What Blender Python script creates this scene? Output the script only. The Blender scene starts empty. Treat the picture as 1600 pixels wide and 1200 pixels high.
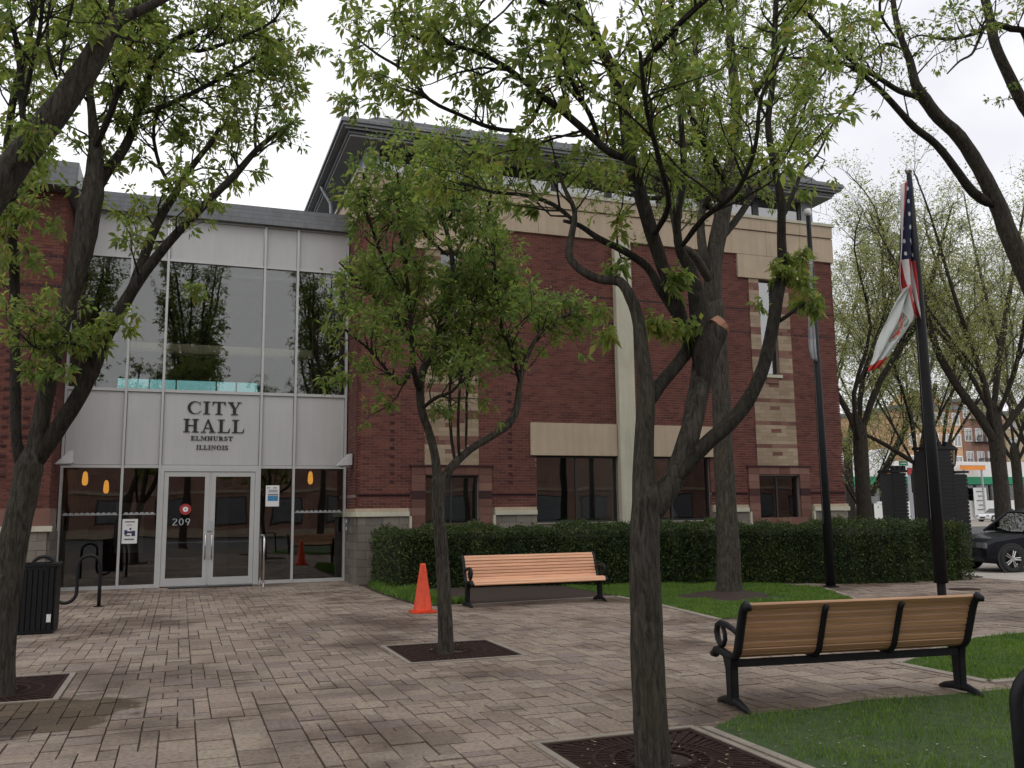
import bpy, bmesh, math, random
import numpy as np
from mathutils import Vector, Matrix

random.seed(11)
RS = np.random.RandomState(11)
R_ = math.radians
scene = bpy.context.scene
COL = scene.collection

# ------------------------------------------------------------------ camera
EYE = Vector((0.0, 0.0, 1.6))
ROT = ((0.93981854, 0.03673681, 0.33969326),
       (-0.34144254, 0.13756819, 0.92978061),
       (-0.01257382, -0.98981079, 0.14183264))
FPX = 1410.0
cam_d = bpy.data.cameras.new('camera')
cam_d.sensor_width = 36.0
cam_d.lens = FPX / 1600 * 36
cam_d.clip_start = 0.05
cam_d.clip_end = 2000
cam = bpy.data.objects.new('camera', cam_d)
COL.objects.link(cam)
cam.matrix_world = Matrix((
    (ROT[0][0], -ROT[0][1], -ROT[0][2], EYE.x),
    (ROT[1][0], -ROT[1][1], -ROT[1][2], EYE.y),
    (ROT[2][0], -ROT[2][1], -ROT[2][2], EYE.z),
    (0, 0, 0, 1)))
scene.camera = cam

# ------------------------------------------------------------------ world / light
SUN_EL, SUN_AZ = R_(58), R_(200)
world = bpy.data.worlds.new('World')
scene.world = world
world.use_nodes = True
nt = world.node_tree
nt.nodes.clear()
wo = nt.nodes.new('ShaderNodeOutputWorld')
bg = nt.nodes.new('ShaderNodeBackground')
sky = nt.nodes.new('ShaderNodeTexSky')
sky.sky_type = 'NISHITA'
sky.sun_disc = False
sky.sun_elevation = SUN_EL
sky.sun_rotation = SUN_AZ
sky.air_density = 2.0
sky.dust_density = 4.0
hsv = nt.nodes.new('ShaderNodeHueSaturation')
hsv.inputs['Saturation'].default_value = 0.25
nt.links.new(sky.outputs[0], hsv.inputs['Color'])
tc = nt.nodes.new('ShaderNodeTexCoord')
mp = nt.nodes.new('ShaderNodeMapping')
mp.inputs['Scale'].default_value = (1.0, 1.0, 2.2)
nt.links.new(tc.outputs['Generated'], mp.inputs['Vector'])
nz = nt.nodes.new('ShaderNodeTexNoise')
nz.inputs['Scale'].default_value = 2.3
nz.inputs['Detail'].default_value = 5
nz.inputs['Roughness'].default_value = 0.5
nt.links.new(mp.outputs[0], nz.inputs['Vector'])
rp = nt.nodes.new('ShaderNodeValToRGB')
rp.color_ramp.elements[0].position = 0.3
rp.color_ramp.elements[0].color = (10.4, 10.5, 11.2, 1)
rp.color_ramp.elements[1].position = 0.58
rp.color_ramp.elements[1].color = (13.4, 13.5, 13.7, 1)
nt.links.new(nz.outputs['Fac'], rp.inputs[0])
mx = nt.nodes.new('ShaderNodeMix')
mx.data_type = 'RGBA'
mx.inputs[0].default_value = 0.9
nt.links.new(hsv.outputs[0], mx.inputs[6])
nt.links.new(rp.outputs[0], mx.inputs[7])
nt.links.new(mx.outputs[2], bg.inputs['Color'])
bg.inputs['Strength'].default_value = 0.1
nt.links.new(bg.outputs[0], wo.inputs['Surface'])

sun_d = bpy.data.lights.new('sun', 'SUN')
sun_d.energy = 0.5
sun_d.angle = R_(30)
sun_d.color = (1.0, 0.97, 0.92)
sun = bpy.data.objects.new('sun', sun_d)
COL.objects.link(sun)
sdir = Vector((math.sin(SUN_AZ) * math.cos(SUN_EL), math.cos(SUN_AZ) * math.cos(SUN_EL), math.sin(SUN_EL)))
sun.rotation_euler = sdir.to_track_quat('Z', 'Y').to_euler()

vs = scene.view_settings
vs.view_transform = 'Standard'
vs.look = 'None'
vs.exposure = -0.12
vs.gamma = 1.0
vs.use_curve_mapping = False
try:
    scene.cycles.max_bounces = 6
    scene.cycles.transparent_max_bounces = 12
    scene.cycles.caustics_reflective = False
    scene.cycles.caustics_refractive = False
except Exception:
    pass

# ------------------------------------------------------------------ geometry of the view, used to read positions off the photo
def ray(px, py):
    v = (px - 800.0, py - 600.0, FPX)
    return Vector([sum(ROT[i][j] * v[j] for j in range(3)) for i in range(3)])
def at(px, py, Y):
    d = ray(px, py)
    return EYE + d * (Y / d.y)
def gnd(px, py, z=0.0):
    d = ray(px, py)
    return EYE + d * ((z - EYE.z) / d.z)
def project(p):
    q = Vector(p) - EYE
    c = [sum(ROT[i][j] * q[i] for i in range(3)) for j in range(3)]
    if c[2] < 0.05: return (-9999, -9999, c[2])
    return (800 + FPX * c[0] / c[2], 600 + FPX * c[1] / c[2], c[2])
def in_view(p, m=40):
    a, b, c = project(p)
    return c > 0.1 and -m < a < 1600 + m and -m < b < 1200 + m

# ------------------------------------------------------------------ materials
def new_mat(name):
    m = bpy.data.materials.new(name)
    m.use_nodes = True
    m.node_tree.nodes.clear()
    n = m.node_tree
    out = n.nodes.new('ShaderNodeOutputMaterial')
    b = n.nodes.new('ShaderNodeBsdfPrincipled')
    n.links.new(b.outputs[0], out.inputs[0])
    return m, n, b, out
def N(n, t, **kw):
    x = n.nodes.new(t)
    for k, v in kw.items():
        if k in x.inputs: x.inputs[k].default_value = v
        else: setattr(x, k, v)
    return x
def noise(n, scale, detail=4, rough=0.55, vec=None, stretch=None, coord='Object'):
    t = N(n, 'ShaderNodeTexNoise', Scale=scale, Detail=detail, Roughness=rough)
    c = n.nodes.new('ShaderNodeTexCoord')
    src = c.outputs[coord]
    if coord == 'World':
        pass
    if stretch:
        mm = n.nodes.new('ShaderNodeMapping')
        mm.inputs['Scale'].default_value = stretch
        n.links.new(src, mm.inputs[0]); src = mm.outputs[0]
    n.links.new(src, t.inputs['Vector'])
    return t
def wpos(n, stretch=None):
    g = n.nodes.new('ShaderNodeNewGeometry')
    src = g.outputs['Position']
    if stretch:
        mm = n.nodes.new('ShaderNodeMapping')
        mm.inputs['Scale'].default_value = stretch
        n.links.new(src, mm.inputs[0]); src = mm.outputs[0]
    return src
def ramp(n, src, stops):
    r = n.nodes.new('ShaderNodeValToRGB')
    el = r.color_ramp.elements
    while len(el) < len(stops): el.new(0.5)
    for e, (p, c) in zip(el, stops):
        e.position = p
        e.color = (c[0], c[1], c[2], 1) if hasattr(c, '__len__') else (c, c, c, 1)
    n.links.new(src, r.inputs[0])
    return r.outputs[0]
def mixc(n, a, b, fac, mode='MIX'):
    m = n.nodes.new('ShaderNodeMix')
    m.data_type = 'RGBA'; m.blend_type = mode
    for i, v in ((0, fac), (6, a), (7, b)):
        if hasattr(v, 'node'): n.links.new(v, m.inputs[i])
        elif i == 0: m.inputs[0].default_value = v
        else: m.inputs[i].default_value = (v[0], v[1], v[2], 1)
    return m.outputs[2]
def bump(n, b, src, strength, dist=0.01):
    u = N(n, 'ShaderNodeBump', Strength=strength, Distance=dist)
    n.links.new(src, u.inputs['Height'])
    n.links.new(u.outputs[0], b.inputs['Normal'])
def island(n):
    g = n.nodes.new('ShaderNodeNewGeometry')
    o = n.nodes.new('ShaderNodeObjectInfo')
    a = N(n, 'ShaderNodeMath', operation='ADD')
    n.links.new(g.outputs['Random Per Island'], a.inputs[0])
    n.links.new(o.outputs['Random'], a.inputs[1])
    f = N(n, 'ShaderNodeMath', operation='FRACT')
    n.links.new(a.outputs[0], f.inputs[0])
    return f.outputs[0]
def simple(name, col, rough=0.6, var=0.15, scale=6.0, metal=0.0, bmp=0.0, bscale=60, spec=0.5, coat=0.0, streak=0.0):
    m, n, b, o = new_mat(name)
    src = wpos(n)
    t = N(n, 'ShaderNodeTexNoise', Scale=scale, Detail=5, Roughness=0.6)
    n.links.new(src, t.inputs['Vector'])
    lo = [c * (1 - var) for c in col]; hi = [min(1, c * (1 + var)) for c in col]
    cc = ramp(n, t.outputs['Fac'], [(0.3, lo), (0.7, hi)])
    if streak:
        ts = N(n, 'ShaderNodeTexNoise', Scale=1.0, Detail=6, Roughness=0.65)
        n.links.new(wpos(n, (7, 7, .55)), ts.inputs['Vector'])
        cc = mixc(n, cc, ramp(n, ts.outputs['Fac'], [(0.38, 1 - streak), (0.6, 1.0)]), 1.0, 'MULTIPLY')
    n.links.new(cc, b.inputs['Base Color'])
    b.inputs['Roughness'].default_value = rough
    b.inputs['Metallic'].default_value = metal
    b.inputs['Specular IOR Level'].default_value = spec
    if coat: b.inputs['Coat Weight'].default_value = coat
    if bmp:
        t2 = N(n, 'ShaderNodeTexNoise', Scale=bscale, Detail=5)
        n.links.new(src, t2.inputs['Vector'])
        bump(n, b, t2.outputs['Fac'], bmp)
    return m
def pieces_mat(name, stops, rough=0.85, grime=0.25, gscale=0.7, bscale=50, bstr=0.35, fine=0.15, spec=0.3):
    """alike pieces, each a slightly different shade; weathering on top"""
    m, n, b, o = new_mat(name)
    base = ramp(n, island(n), stops)
    src = wpos(n)
    t = N(n, 'ShaderNodeTexNoise', Scale=bscale, Detail=5, Roughness=0.7)
    n.links.new(src, t.inputs['Vector'])
    c1 = mixc(n, base, ramp(n, t.outputs['Fac'], [(0.25, 1 - fine * 2), (0.75, 1.0)]), 1.0, 'MULTIPLY')
    t3 = N(n, 'ShaderNodeTexNoise', Scale=gscale, Detail=6, Roughness=0.6)
    n.links.new(src, t3.inputs['Vector'])
    c2 = mixc(n, c1, ramp(n, t3.outputs['Fac'], [(0.35, 1 - grime), (0.62, 1.0)]), 1.0, 'MULTIPLY')
    n.links.new(c2, b.inputs['Base Color'])
    b.inputs['Roughness'].default_value = rough
    b.inputs['Specular IOR Level'].default_value = spec
    bump(n, b, t.outputs['Fac'], bstr, 0.006)
    return m

M = {}
M['brick'] = pieces_mat('red_brick', [(0.0, (0.10, 0.032, 0.027)), (0.35, (0.15, 0.048, 0.037)), (0.7, (0.195, 0.067, 0.048)), (1.0, (0.125, 0.045, 0.04))], grime=0.18, gscale=0.5)
M['brick_dark'] = pieces_mat('dark_brick', [(0.0, (0.05, 0.022, 0.024)), (1.0, (0.085, 0.035, 0.036))])
M['mortar'] = simple('mortar', (0.25, 0.18, 0.155), 0.95, 0.2, 3, bmp=0.3, bscale=120)
M['stone_beige'] = pieces_mat('beige_block', [(0.0, (0.33, 0.245, 0.165)), (0.5, (0.38, 0.29, 0.20)), (1.0, (0.43, 0.335, 0.235))], bscale=35)
M['stone_pink'] = pieces_mat('pink_block', [(0.0, (0.16, 0.072, 0.058)), (0.5, (0.215, 0.105, 0.082)), (1.0, (0.27, 0.15, 0.115))], bscale=35)
M['cast_stone'] = simple('cast_stone', (0.44, 0.345, 0.25), 0.85, 0.08, 1.5, bmp=0.12, bscale=150, streak=.10)
M['cast_pale'] = simple('pale_cast_stone', (0.50, 0.475, 0.37), 0.8, 0.10, 1.2, bmp=0.1, bscale=150, streak=.12)
M['stone_grey'] = pieces_mat('grey_split_block', [(0.0, (0.20, 0.175, 0.15)), (1.0, (0.28, 0.245, 0.205))], bscale=28, bstr=0.6)
M['metal_roof'] = simple('grey_roof_metal', (0.17, 0.175, 0.185), 0.45, 0.1, 1.0, metal=0.3, streak=.2)
M['metal_soffit'] = simple('soffit_metal', (0.22, 0.225, 0.235), 0.5, 0.1, 1.0, metal=0.2)
M['metal_post'] = simple('pale_grey_metal', (0.40, 0.41, 0.43), 0.5, 0.08, 2.0, metal=0.2)
M['alu'] = simple('white_aluminium', (0.50, 0.50, 0.49), 0.42, 0.05, 2.0, metal=0.15)
M['alu_panel'] = simple('white_panel', (0.49, 0.485, 0.475), 0.38, 0.05, 0.8, streak=.05)
M['dark_frame'] = simple('dark_window_frame', (0.02, 0.021, 0.024), 0.4, 0.15)
M['black_paint'] = simple('black_paint', (0.010, 0.010, 0.012), 0.5, 0.25, 8, bmp=0.05, spec=.25)
M['steel'] = simple('stainless_steel', (0.6, 0.6, 0.6), 0.25, 0.08, 8, metal=1.0)
M['letter'] = simple('black_letter', (0.012, 0.012, 0.012), 0.5, 0.1)
M['orange_cone'] = simple('orange_plastic', (0.90, 0.08, 0.02), 0.5, 0.14, 14, streak=.3)
M['grate'] = simple('rusty_iron_grate', (0.032, 0.018, 0.015), 0.9, 0.35, 14, bmp=0.3, spec=.15)
M['soil'] = simple('dark_mulch', (0.036, 0.021, 0.015), 0.95, 0.5, 30, bmp=1.0, bscale=45)
M['concrete'] = simple('concrete', (0.26, 0.225, 0.185), 0.9, 0.15, 4, bmp=0.2, bscale=80)
M['concrete_pale'] = simple('pale_concrete', (0.42, 0.38, 0.34), 0.9, 0.12, 2, bmp=0.15, bscale=60)
M['asphalt'] = simple('asphalt', (0.055, 0.055, 0.058), 0.9, 0.2, 3, bmp=0.3, bscale=150)
M['interior'] = simple('interior_dark', (0.13, 0.125, 0.12), 0.8, 0.3, 0.8)
M['interior_red'] = simple('interior_red_wall', (0.24, 0.10, 0.085), 0.8, 0.3, 1.5)
M['interior_floor'] = simple('interior_floor', (0.28, 0.26, 0.24), 0.35, 0.2, 2)
M['beam'] = simple('beige_beam', (0.75, 0.66, 0.42), 0.7, 0.1, 3)
M['paper'] = simple('white_paper', (0.75, 0.75, 0.74), 0.8, 0.04, 5)
M['ink_blue'] = simple('blue_print', (0.05, 0.22, 0.42), 0.7, 0.2, 20)
M['ink_navy'] = simple('navy_print', (0.03, 0.035, 0.09), 0.7, 0.2, 20)
M['ink_red'] = simple('red_print', (0.35, 0.03, 0.03), 0.6, 0.1, 20)
M['white_paint'] = simple('white_paint', (0.78, 0.78, 0.77), 0.6, 0.05, 3)
M['green_paint'] = simple('green_paint', (0.02, 0.26, 0.13), 0.6, 0.1, 3)
M['orange_paint'] = simple('orange_paint', (0.85, 0.30, 0.05), 0.6, 0.1, 3)
M['red_paint'] = simple('red_paint', (0.45, 0.03, 0.03), 0.5, 0.1, 3)
M['far_brick_orange'] = simple('far_orange_brick', (0.50, 0.31, 0.18), 0.9, 0.25, 0.9)
M['far_brick_brown'] = simple('far_brown_brick', (0.30, 0.17, 0.13), 0.9, 0.25, 0.9)
M['far_beige'] = simple('far_beige_wall', (0.48, 0.38, 0.25), 0.9, 0.2, 0.6)
M['tyre'] = simple('tyre_rubber', (0.02, 0.02, 0.02), 0.85, 0.2, 20)
M['car_black'] = simple('black_car_paint', (0.004, 0.005, 0.009), 0.4, 0.1, 3, coat=0.08, spec=.2)
M['car_blue'] = simple('pale_blue_car_paint', (0.20, 0.27, 0.36), 0.25, 0.1, 3, coat=0.6)
M['car_white'] = simple('white_car_paint', (0.7, 0.7, 0.7), 0.25, 0.05, 3, coat=0.6)

def glass_mat(name, tint, ior, rough=0.0):
    m, n, b, o = new_mat(name)
    n.nodes.remove(b)
    tr = n.nodes.new('ShaderNodeBsdfTransparent'); tr.inputs[0].default_value = (*tint, 1)
    gl = n.nodes.new('ShaderNodeBsdfGlossy'); gl.inputs['Roughness'].default_value = rough
    gl.inputs[0].default_value = (0.97, 0.96, 0.95, 1)
    fr = n.nodes.new('ShaderNodeFresnel'); fr.inputs[0].default_value = ior
    # gentle waviness of real panes
    src = wpos(n)
    t = N(n, 'ShaderNodeTexNoise', Scale=0.9, Detail=1)
    n.links.new(src, t.inputs['Vector'])
    u = N(n, 'ShaderNodeBump', Strength=0.06, Distance=0.05)
    n.links.new(t.outputs['Fac'], u.inputs['Height'])
    n.links.new(u.outputs[0], gl.inputs['Normal'])
    mxs = n.nodes.new('ShaderNodeMixShader')
    n.links.new(fr.outputs[0], mxs.inputs[0]); n.links.new(tr.outputs[0], mxs.inputs[1]); n.links.new(gl.outputs[0], mxs.inputs[2])
    n.links.new(mxs.outputs[0], o.inputs[0])
    return m
M['glass'] = glass_mat('window_glass', (0.68, 0.70, 0.69), 2.0)
M['glass_teal'] = glass_mat('teal_glass', (0.55, 0.82, 0.82), 1.5)
M['glass_sky'] = glass_mat('clerestory_glass', (0.4, 0.42, 0.45), 3.6)
M['glass_car'] = glass_mat('car_glass', (0.10, 0.11, 0.12), 1.6)

def leaf_mat(name, stops, trans=0.35):
    m, n, b, o = new_mat(name)
    base = ramp(n, island(n), stops)
    src = wpos(n)
    t = N(n, 'ShaderNodeTexNoise', Scale=1.3, Detail=2)
    n.links.new(src, t.inputs['Vector'])
    c = mixc(n, base, ramp(n, t.outputs['Fac'], [(0.3, (0.75, 0.82, 0.8)), (0.7, (1.12, 1.06, 0.85))]), 1.0, 'MULTIPLY')
    n.links.new(c, b.inputs['Base Color'])
    b.inputs['Roughness'].default_value = 0.55
    b.inputs['Specular IOR Level'].default_value = 0.3
    tl = n.nodes.new('ShaderNodeBsdfTranslucent')
    c2 = mixc(n, c, (1.7, 1.7, 1.1), 1.0, 'MULTIPLY')
    n.links.new(c2, tl.inputs[0])
    ms = n.nodes.new('ShaderNodeMixShader'); ms.inputs[0].default_value = trans
    n.links.new(b.outputs[0], ms.inputs[1]); n.links.new(tl.outputs[0], ms.inputs[2])
    n.links.new(ms.outputs[0], o.inputs[0])
    return m
M['leaf'] = leaf_mat('spring_leaves', [(0.0, (0.11, 0.16, 0.050)), (0.4, (0.165, 0.225, 0.075)), (0.75, (0.225, 0.28, 0.105)), (0.95, (0.26, 0.26, 0.095)), (1.0, (0.27, 0.20, 0.10))], 0.6)
M['leaf_small'] = leaf_mat('young_tree_leaves', [(0.0, (0.095, 0.155, 0.05)), (0.5, (0.155, 0.22, 0.075)), (0.9, (0.225, 0.275, 0.105)), (1.0, (0.25, 0.19, 0.09))], 0.6)
M['leaf_far'] = leaf_mat('pale_buds', [(0.0, (0.19, 0.21, 0.095)), (0.5, (0.27, 0.29, 0.14)), (1.0, (0.38, 0.39, 0.22))], 0.45)
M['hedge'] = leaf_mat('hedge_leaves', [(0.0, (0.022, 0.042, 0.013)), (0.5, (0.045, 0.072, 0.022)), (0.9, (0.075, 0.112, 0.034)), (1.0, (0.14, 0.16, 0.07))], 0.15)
M['grass'] = leaf_mat('grass_blades', [(0.0, (0.07, 0.135, 0.022)), (0.5, (0.11, 0.205, 0.034)), (0.9, (0.155, 0.26, 0.052)), (1.0, (0.22, 0.23, 0.09))], 0.25)
M['grass_base'] = simple('turf', (0.035, 0.062, 0.014), 0.95, 0.35, 9, bmp=0.6, bscale=60)
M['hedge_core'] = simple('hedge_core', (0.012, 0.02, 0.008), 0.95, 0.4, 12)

def bark_mat(name, col, moss=0.35):
    m, n, b, o = new_mat(name)
    src = wpos(n, (9, 9, 1.6))
    t = N(n, 'ShaderNodeTexNoise', Scale=3.6, Detail=8, Roughness=0.7, Distortion=0.9)
    n.links.new(src, t.inputs['Vector'])
    src2 = wpos(n)
    t2 = N(n, 'ShaderNodeTexNoise', Scale=2.2, Detail=3)
    n.links.new(src2, t2.inputs['Vector'])
    c = ramp(n, t.outputs['Fac'], [(0.36, [k * 0.32 for k in col]), (0.52, col), (0.68, [k * 1.7 for k in col])])
    c = mixc(n, c, (0.075, 0.085, 0.03), mixf(n, ramp(n, t2.outputs['Fac'], [(0.45, 0.0), (0.65, 1.0)]), moss))
    n.links.new(c, b.inputs['Base Color'])
    b.inputs['Roughness'].default_value = 0.92
    b.inputs['Specular IOR Level'].default_value = 0.2
    bump(n, b, t.outputs['Fac'], 1.0, 0.04)
    return m
def mixf(n, src, k):
    a = N(n, 'ShaderNodeMath', operation='MULTIPLY')
    n.links.new(src, a.inputs[0]); a.inputs[1].default_value = k
    return a.outputs[0]
M['bark'] = bark_mat('grey_brown_bark', (0.072, 0.061, 0.052), 0.15)
M['bark_dark'] = bark_mat('dark_limb_bark', (0.042, 0.035, 0.030), 0.08)
M['bark_far'] = bark_mat('far_bark', (0.055, 0.047, 0.040), 0.08)
M['cut_wood'] = simple('cut_wood', (0.42, 0.21, 0.14), 0.9, 0.2, 25)

def wood_mat(name, col):
    m, n, b, o = new_mat(name)
    c0 = n.nodes.new('ShaderNodeTexCoord')
    mm = n.nodes.new('ShaderNodeMapping'); mm.inputs['Scale'].default_value = (1.0, 22, 22)
    n.links.new(c0.outputs['Object'], mm.inputs[0])
    t = N(n, 'ShaderNodeTexNoise', Scale=2.5, Detail=5, Roughness=0.6)
    n.links.new(mm.outputs[0], t.inputs['Vector'])
    base = ramp(n, t.outputs['Fac'], [(0.3, [k * 0.78 for k in col]), (0.7, [min(1, k * 1.12) for k in col])])
    iv = ramp(n, island(n), [(0.0, 0.82), (1.0, 1.06)])
    n.links.new(mixc(n, base, iv, 1.0, 'MULTIPLY'), b.inputs['Base Color'])
    b.inputs['Roughness'].default_value = 0.5
    bump(n, b, t.outputs['Fac'], 0.15, 0.003)
    return m
M['wood_orange'] = wood_mat('orange_bench_wood', (0.76, 0.41, 0.245))
M['wood_tan'] = wood_mat('tan_bench_wood', (0.47, 0.26, 0.14))

# paving: mixed tan / mauve concrete pavers, damp in patches, a dirty stain by the left tree pit
def paver_mat():
    m, n, b, o = new_mat('tumbled_pavers')
    base = ramp(n, island(n), [(0.0, (0.22, 0.175, 0.14)), (0.25, (0.28, 0.215, 0.17)), (0.5, (0.335, 0.265, 0.21)), (0.7, (0.24, 0.185, 0.165)), (0.85, (0.34, 0.28, 0.22)), (1.0, (0.29, 0.22, 0.18))])
    src = wpos(n)
    t = N(n, 'ShaderNodeTexNoise', Scale=26, Detail=6, Roughness=0.7)
    n.links.new(src, t.inputs['Vector'])
    c = mixc(n, base, ramp(n, t.outputs['Fac'], [(0.32, 0.5), (0.5, 0.95), (0.75, 1.2)]), 1.0, 'MULTIPLY')
    t2 = N(n, 'ShaderNodeTexNoise', Scale=0.55, Detail=7, Roughness=0.62)
    n.links.new(wpos(n, (1, 1.0, 1)), t2.inputs['Vector'])
    damp = ramp(n, t2.outputs['Fac'], [(0.38, 1.0), (0.52, 0.0)])
    c = mixc(n, c, mixc(n, c, (0.50, 0.46, 0.44), 1.0, 'MULTIPLY'), damp)
    # dirt fan around the left tree pit
    t3 = N(n, 'ShaderNodeTexNoise', Scale=1.6, Detail=5, Roughness=0.6)
    n.links.new(src, t3.inputs['Vector'])
    vd = N(n, 'ShaderNodeVectorMath', operation='SUBTRACT'); vd.inputs[1].default_value = (-1.25, 8.6, 0)
    n.links.new(src, vd.inputs[0])
    sc = N(n, 'ShaderNodeVectorMath', operation='MULTIPLY'); sc.inputs[1].default_value = (1.0, 1.25, 0)
    n.links.new(vd.outputs[0], sc.inputs[0])
    ln = N(n, 'ShaderNodeVectorMath', operation='LENGTH'); n.links.new(sc.outputs[0], ln.inputs[0])
    ad = N(n, 'ShaderNodeMath', operation='MULTIPLY_ADD'); ad.inputs[1].default_value = 1.1
    n.links.new(t3.outputs['Fac'], ad.inputs[0]); n.links.new(ln.outputs['Value'], ad.inputs[2])
    dirt = ramp(n, ad.outputs[0], [(0.0, 1.0), (1.0, 0.0)])
    dr = dirt.node; dr.color_ramp.elements[0].position = 0.0
    mr = N(n, 'ShaderNodeMapRange'); mr.inputs['From Min'].default_value = 1.56; mr.inputs['From Max'].default_value = 1.46
    n.links.new(ad.outputs[0], mr.inputs['Value'])
    c = mixc(n, c, mixc(n, c, (0.36, 0.32, 0.25), 1.0, 'MULTIPLY'), mr.outputs[0])
    n.links.new(c, b.inputs['Base Color'])
    rr = N(n, 'ShaderNodeMapRange'); rr.inputs['To Min'].default_value = 0.88; rr.inputs['To Max'].default_value = 0.55
    n.links.new(damp, rr.inputs['Value']); n.links.new(rr.outputs[0], b.inputs['Roughness'])
    b.inputs['Specular IOR Level'].default_value = 0.35
    bump(n, b, t.outputs['Fac'], 0.8, 0.012)
    return m
M['paver'] = paver_mat()
M['joint'] = simple('joint_sand', (0.095, 0.078, 0.062), 0.95, 0.3, 10, bmp=0.3)

# flags
def flag_mat(name, kind):
    m, n, b, o = new_mat(name)
    uv = n.nodes.new('ShaderNodeUVMap')
    sp = n.nodes.new('ShaderNodeSeparateXYZ'); n.links.new(uv.outputs[0], sp.inputs[0])
    U, V = sp.outputs[0], sp.outputs[1]
    def mth(op, a, bb=0.0, c=None):
        x = N(n, 'ShaderNodeMath', operation=op)
        for i, v in enumerate((a, bb) if c is None else (a, bb, c)):
            if hasattr(v, 'node'): n.links.new(v, x.inputs[i])
            else: x.inputs[i].default_value = v
        return x.outputs[0]
    if kind == 'us':
        st = mth('MULTIPLY', V, 6.5); st = mth('FRACT', st); st = mth('GREATER_THAN', st, 0.5)
        c = mixc(n, (0.42, 0.025, 0.03), (0.72, 0.70, 0.70), st)
        cu = mth('LESS_THAN', U, 0.4); cv = mth('GREATER_THAN', V, 0.4615); cant = mth('MULTIPLY', cu, cv)
        fu = mth('SUBTRACT', mth('FRACT', mth('MULTIPLY', U, 15.0)), 0.5); fv = mth('SUBTRACT', mth('FRACT', mth('MULTIPLY', V, 11.0)), 0.5)
        rr = mth('ADD', mth('MULTIPLY', fu, fu), mth('MULTIPLY', fv, fv))
        star = mth('LESS_THAN', rr, 0.028)
        blue = mixc(n, (0.012, 0.018, 0.055), (0.7, 0.7, 0.72), star)
        c = mixc(n, c, blue, cant)
    elif kind == 'state':
        du = mth('SUBTRACT', U, 0.5); dv = mth('SUBTRACT', V, 0.55)
        r1 = mth('ADD', mth('MULTIPLY', mth('MULTIPLY', du, du), 9.0), mth('MULTIPLY', mth('MULTIPLY', dv, dv), 9.0))
        em = mth('LESS_THAN', r1, 0.35)
        t = N(n, 'ShaderNodeTexNoise', Scale=9.0, Detail=2); n.links.new(uv.outputs[0], t.inputs['Vector'])
        art = ramp(n, t.outputs['Fac'], [(0.40, (0.14, 0.24, 0.17)), (0.5, (0.50, 0.52, 0.48)), (0.62, (0.55, 0.10, 0.08))])
        c = mixc(n, (0.62, 0.64, 0.62), art, em)
        e2 = mth('GREATER_THAN', U, 0.9)
        c = mixc(n, c, (0.60, 0.06, 0.05), e2)
        e3 = mth('MULTIPLY', mth('GREATER_THAN', V, 0.84), mth('LESS_THAN', U, 0.5))
        c = mixc(n, c, (0.55, 0.12, 0.12), e3)
    else:
        c = mixc(n, (0.42, 0.43, 0.46), (0.55, 0.56, 0.58), mth('FRACT', mth('MULTIPLY', V, 3.0)))
    n.links.new(c, b.inputs['Base Color'])
    b.inputs['Roughness'].default_value = 0.8
    tl = n.nodes.new('ShaderNodeBsdfTranslucent'); n.links.new(c, tl.inputs[0])
    ms = n.nodes.new('ShaderNodeMixShader'); ms.inputs[0].default_value = 0.3
    n.links.new(b.outputs[0], ms.inputs[1]); n.links.new(tl.outputs[0], ms.inputs[2])
    n.links.new(ms.outputs[0], o.inputs[0])
    return m
M['flag_us'] = flag_mat('flag_cloth_stripes', 'us')
M['flag_state'] = flag_mat('flag_cloth_white', 'state')
M['flag_grey'] = flag_mat('flag_cloth_grey', 'grey')

def emit_mat(name, col, s):
    m, n, b, o = new_mat(name)
    b.inputs['Base Color'].default_value = (*col, 1)
    b.inputs['Emission Color'].default_value = (*col, 1)
    b.inputs['Emission Strength'].default_value = s
    return m
M['amber_lit'] = emit_mat('amber_lamp_glass', (1.0, 0.42, 0.06), 1.6)

# ------------------------------------------------------------------ object helpers
def link(name, me, parent=None, loc=None):
    o = bpy.data.objects.new(name, me)
    COL.objects.link(o)
    if parent is not None: o.parent = parent
    if loc is not None: o.location = loc
    return o
def thing(name, label, cat, loc=(0, 0, 0), rz=0.0, group=None):
    o = bpy.data.objects.new(name, None)
    o.empty_display_size = 0.2
    COL.objects.link(o)
    o.location = loc; o.rotation_euler = (0, 0, rz)
    o['label'] = label; o['category'] = cat
    if group: o['group'] = group
    return o
def tag(o, label, cat, group=None):
    o['label'] = label; o['category'] = cat
    if group: o['group'] = group
    return o
def struct(o):
    o['kind'] = 'structure'; return o
def stuff(o):
    o['kind'] = 'stuff'; return o
def copy_tree(o, parent=None):
    c = o.copy(); COL.objects.link(c); c.parent = parent
    for ch in list(o.children): copy_tree(ch, c)
    return c

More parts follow.
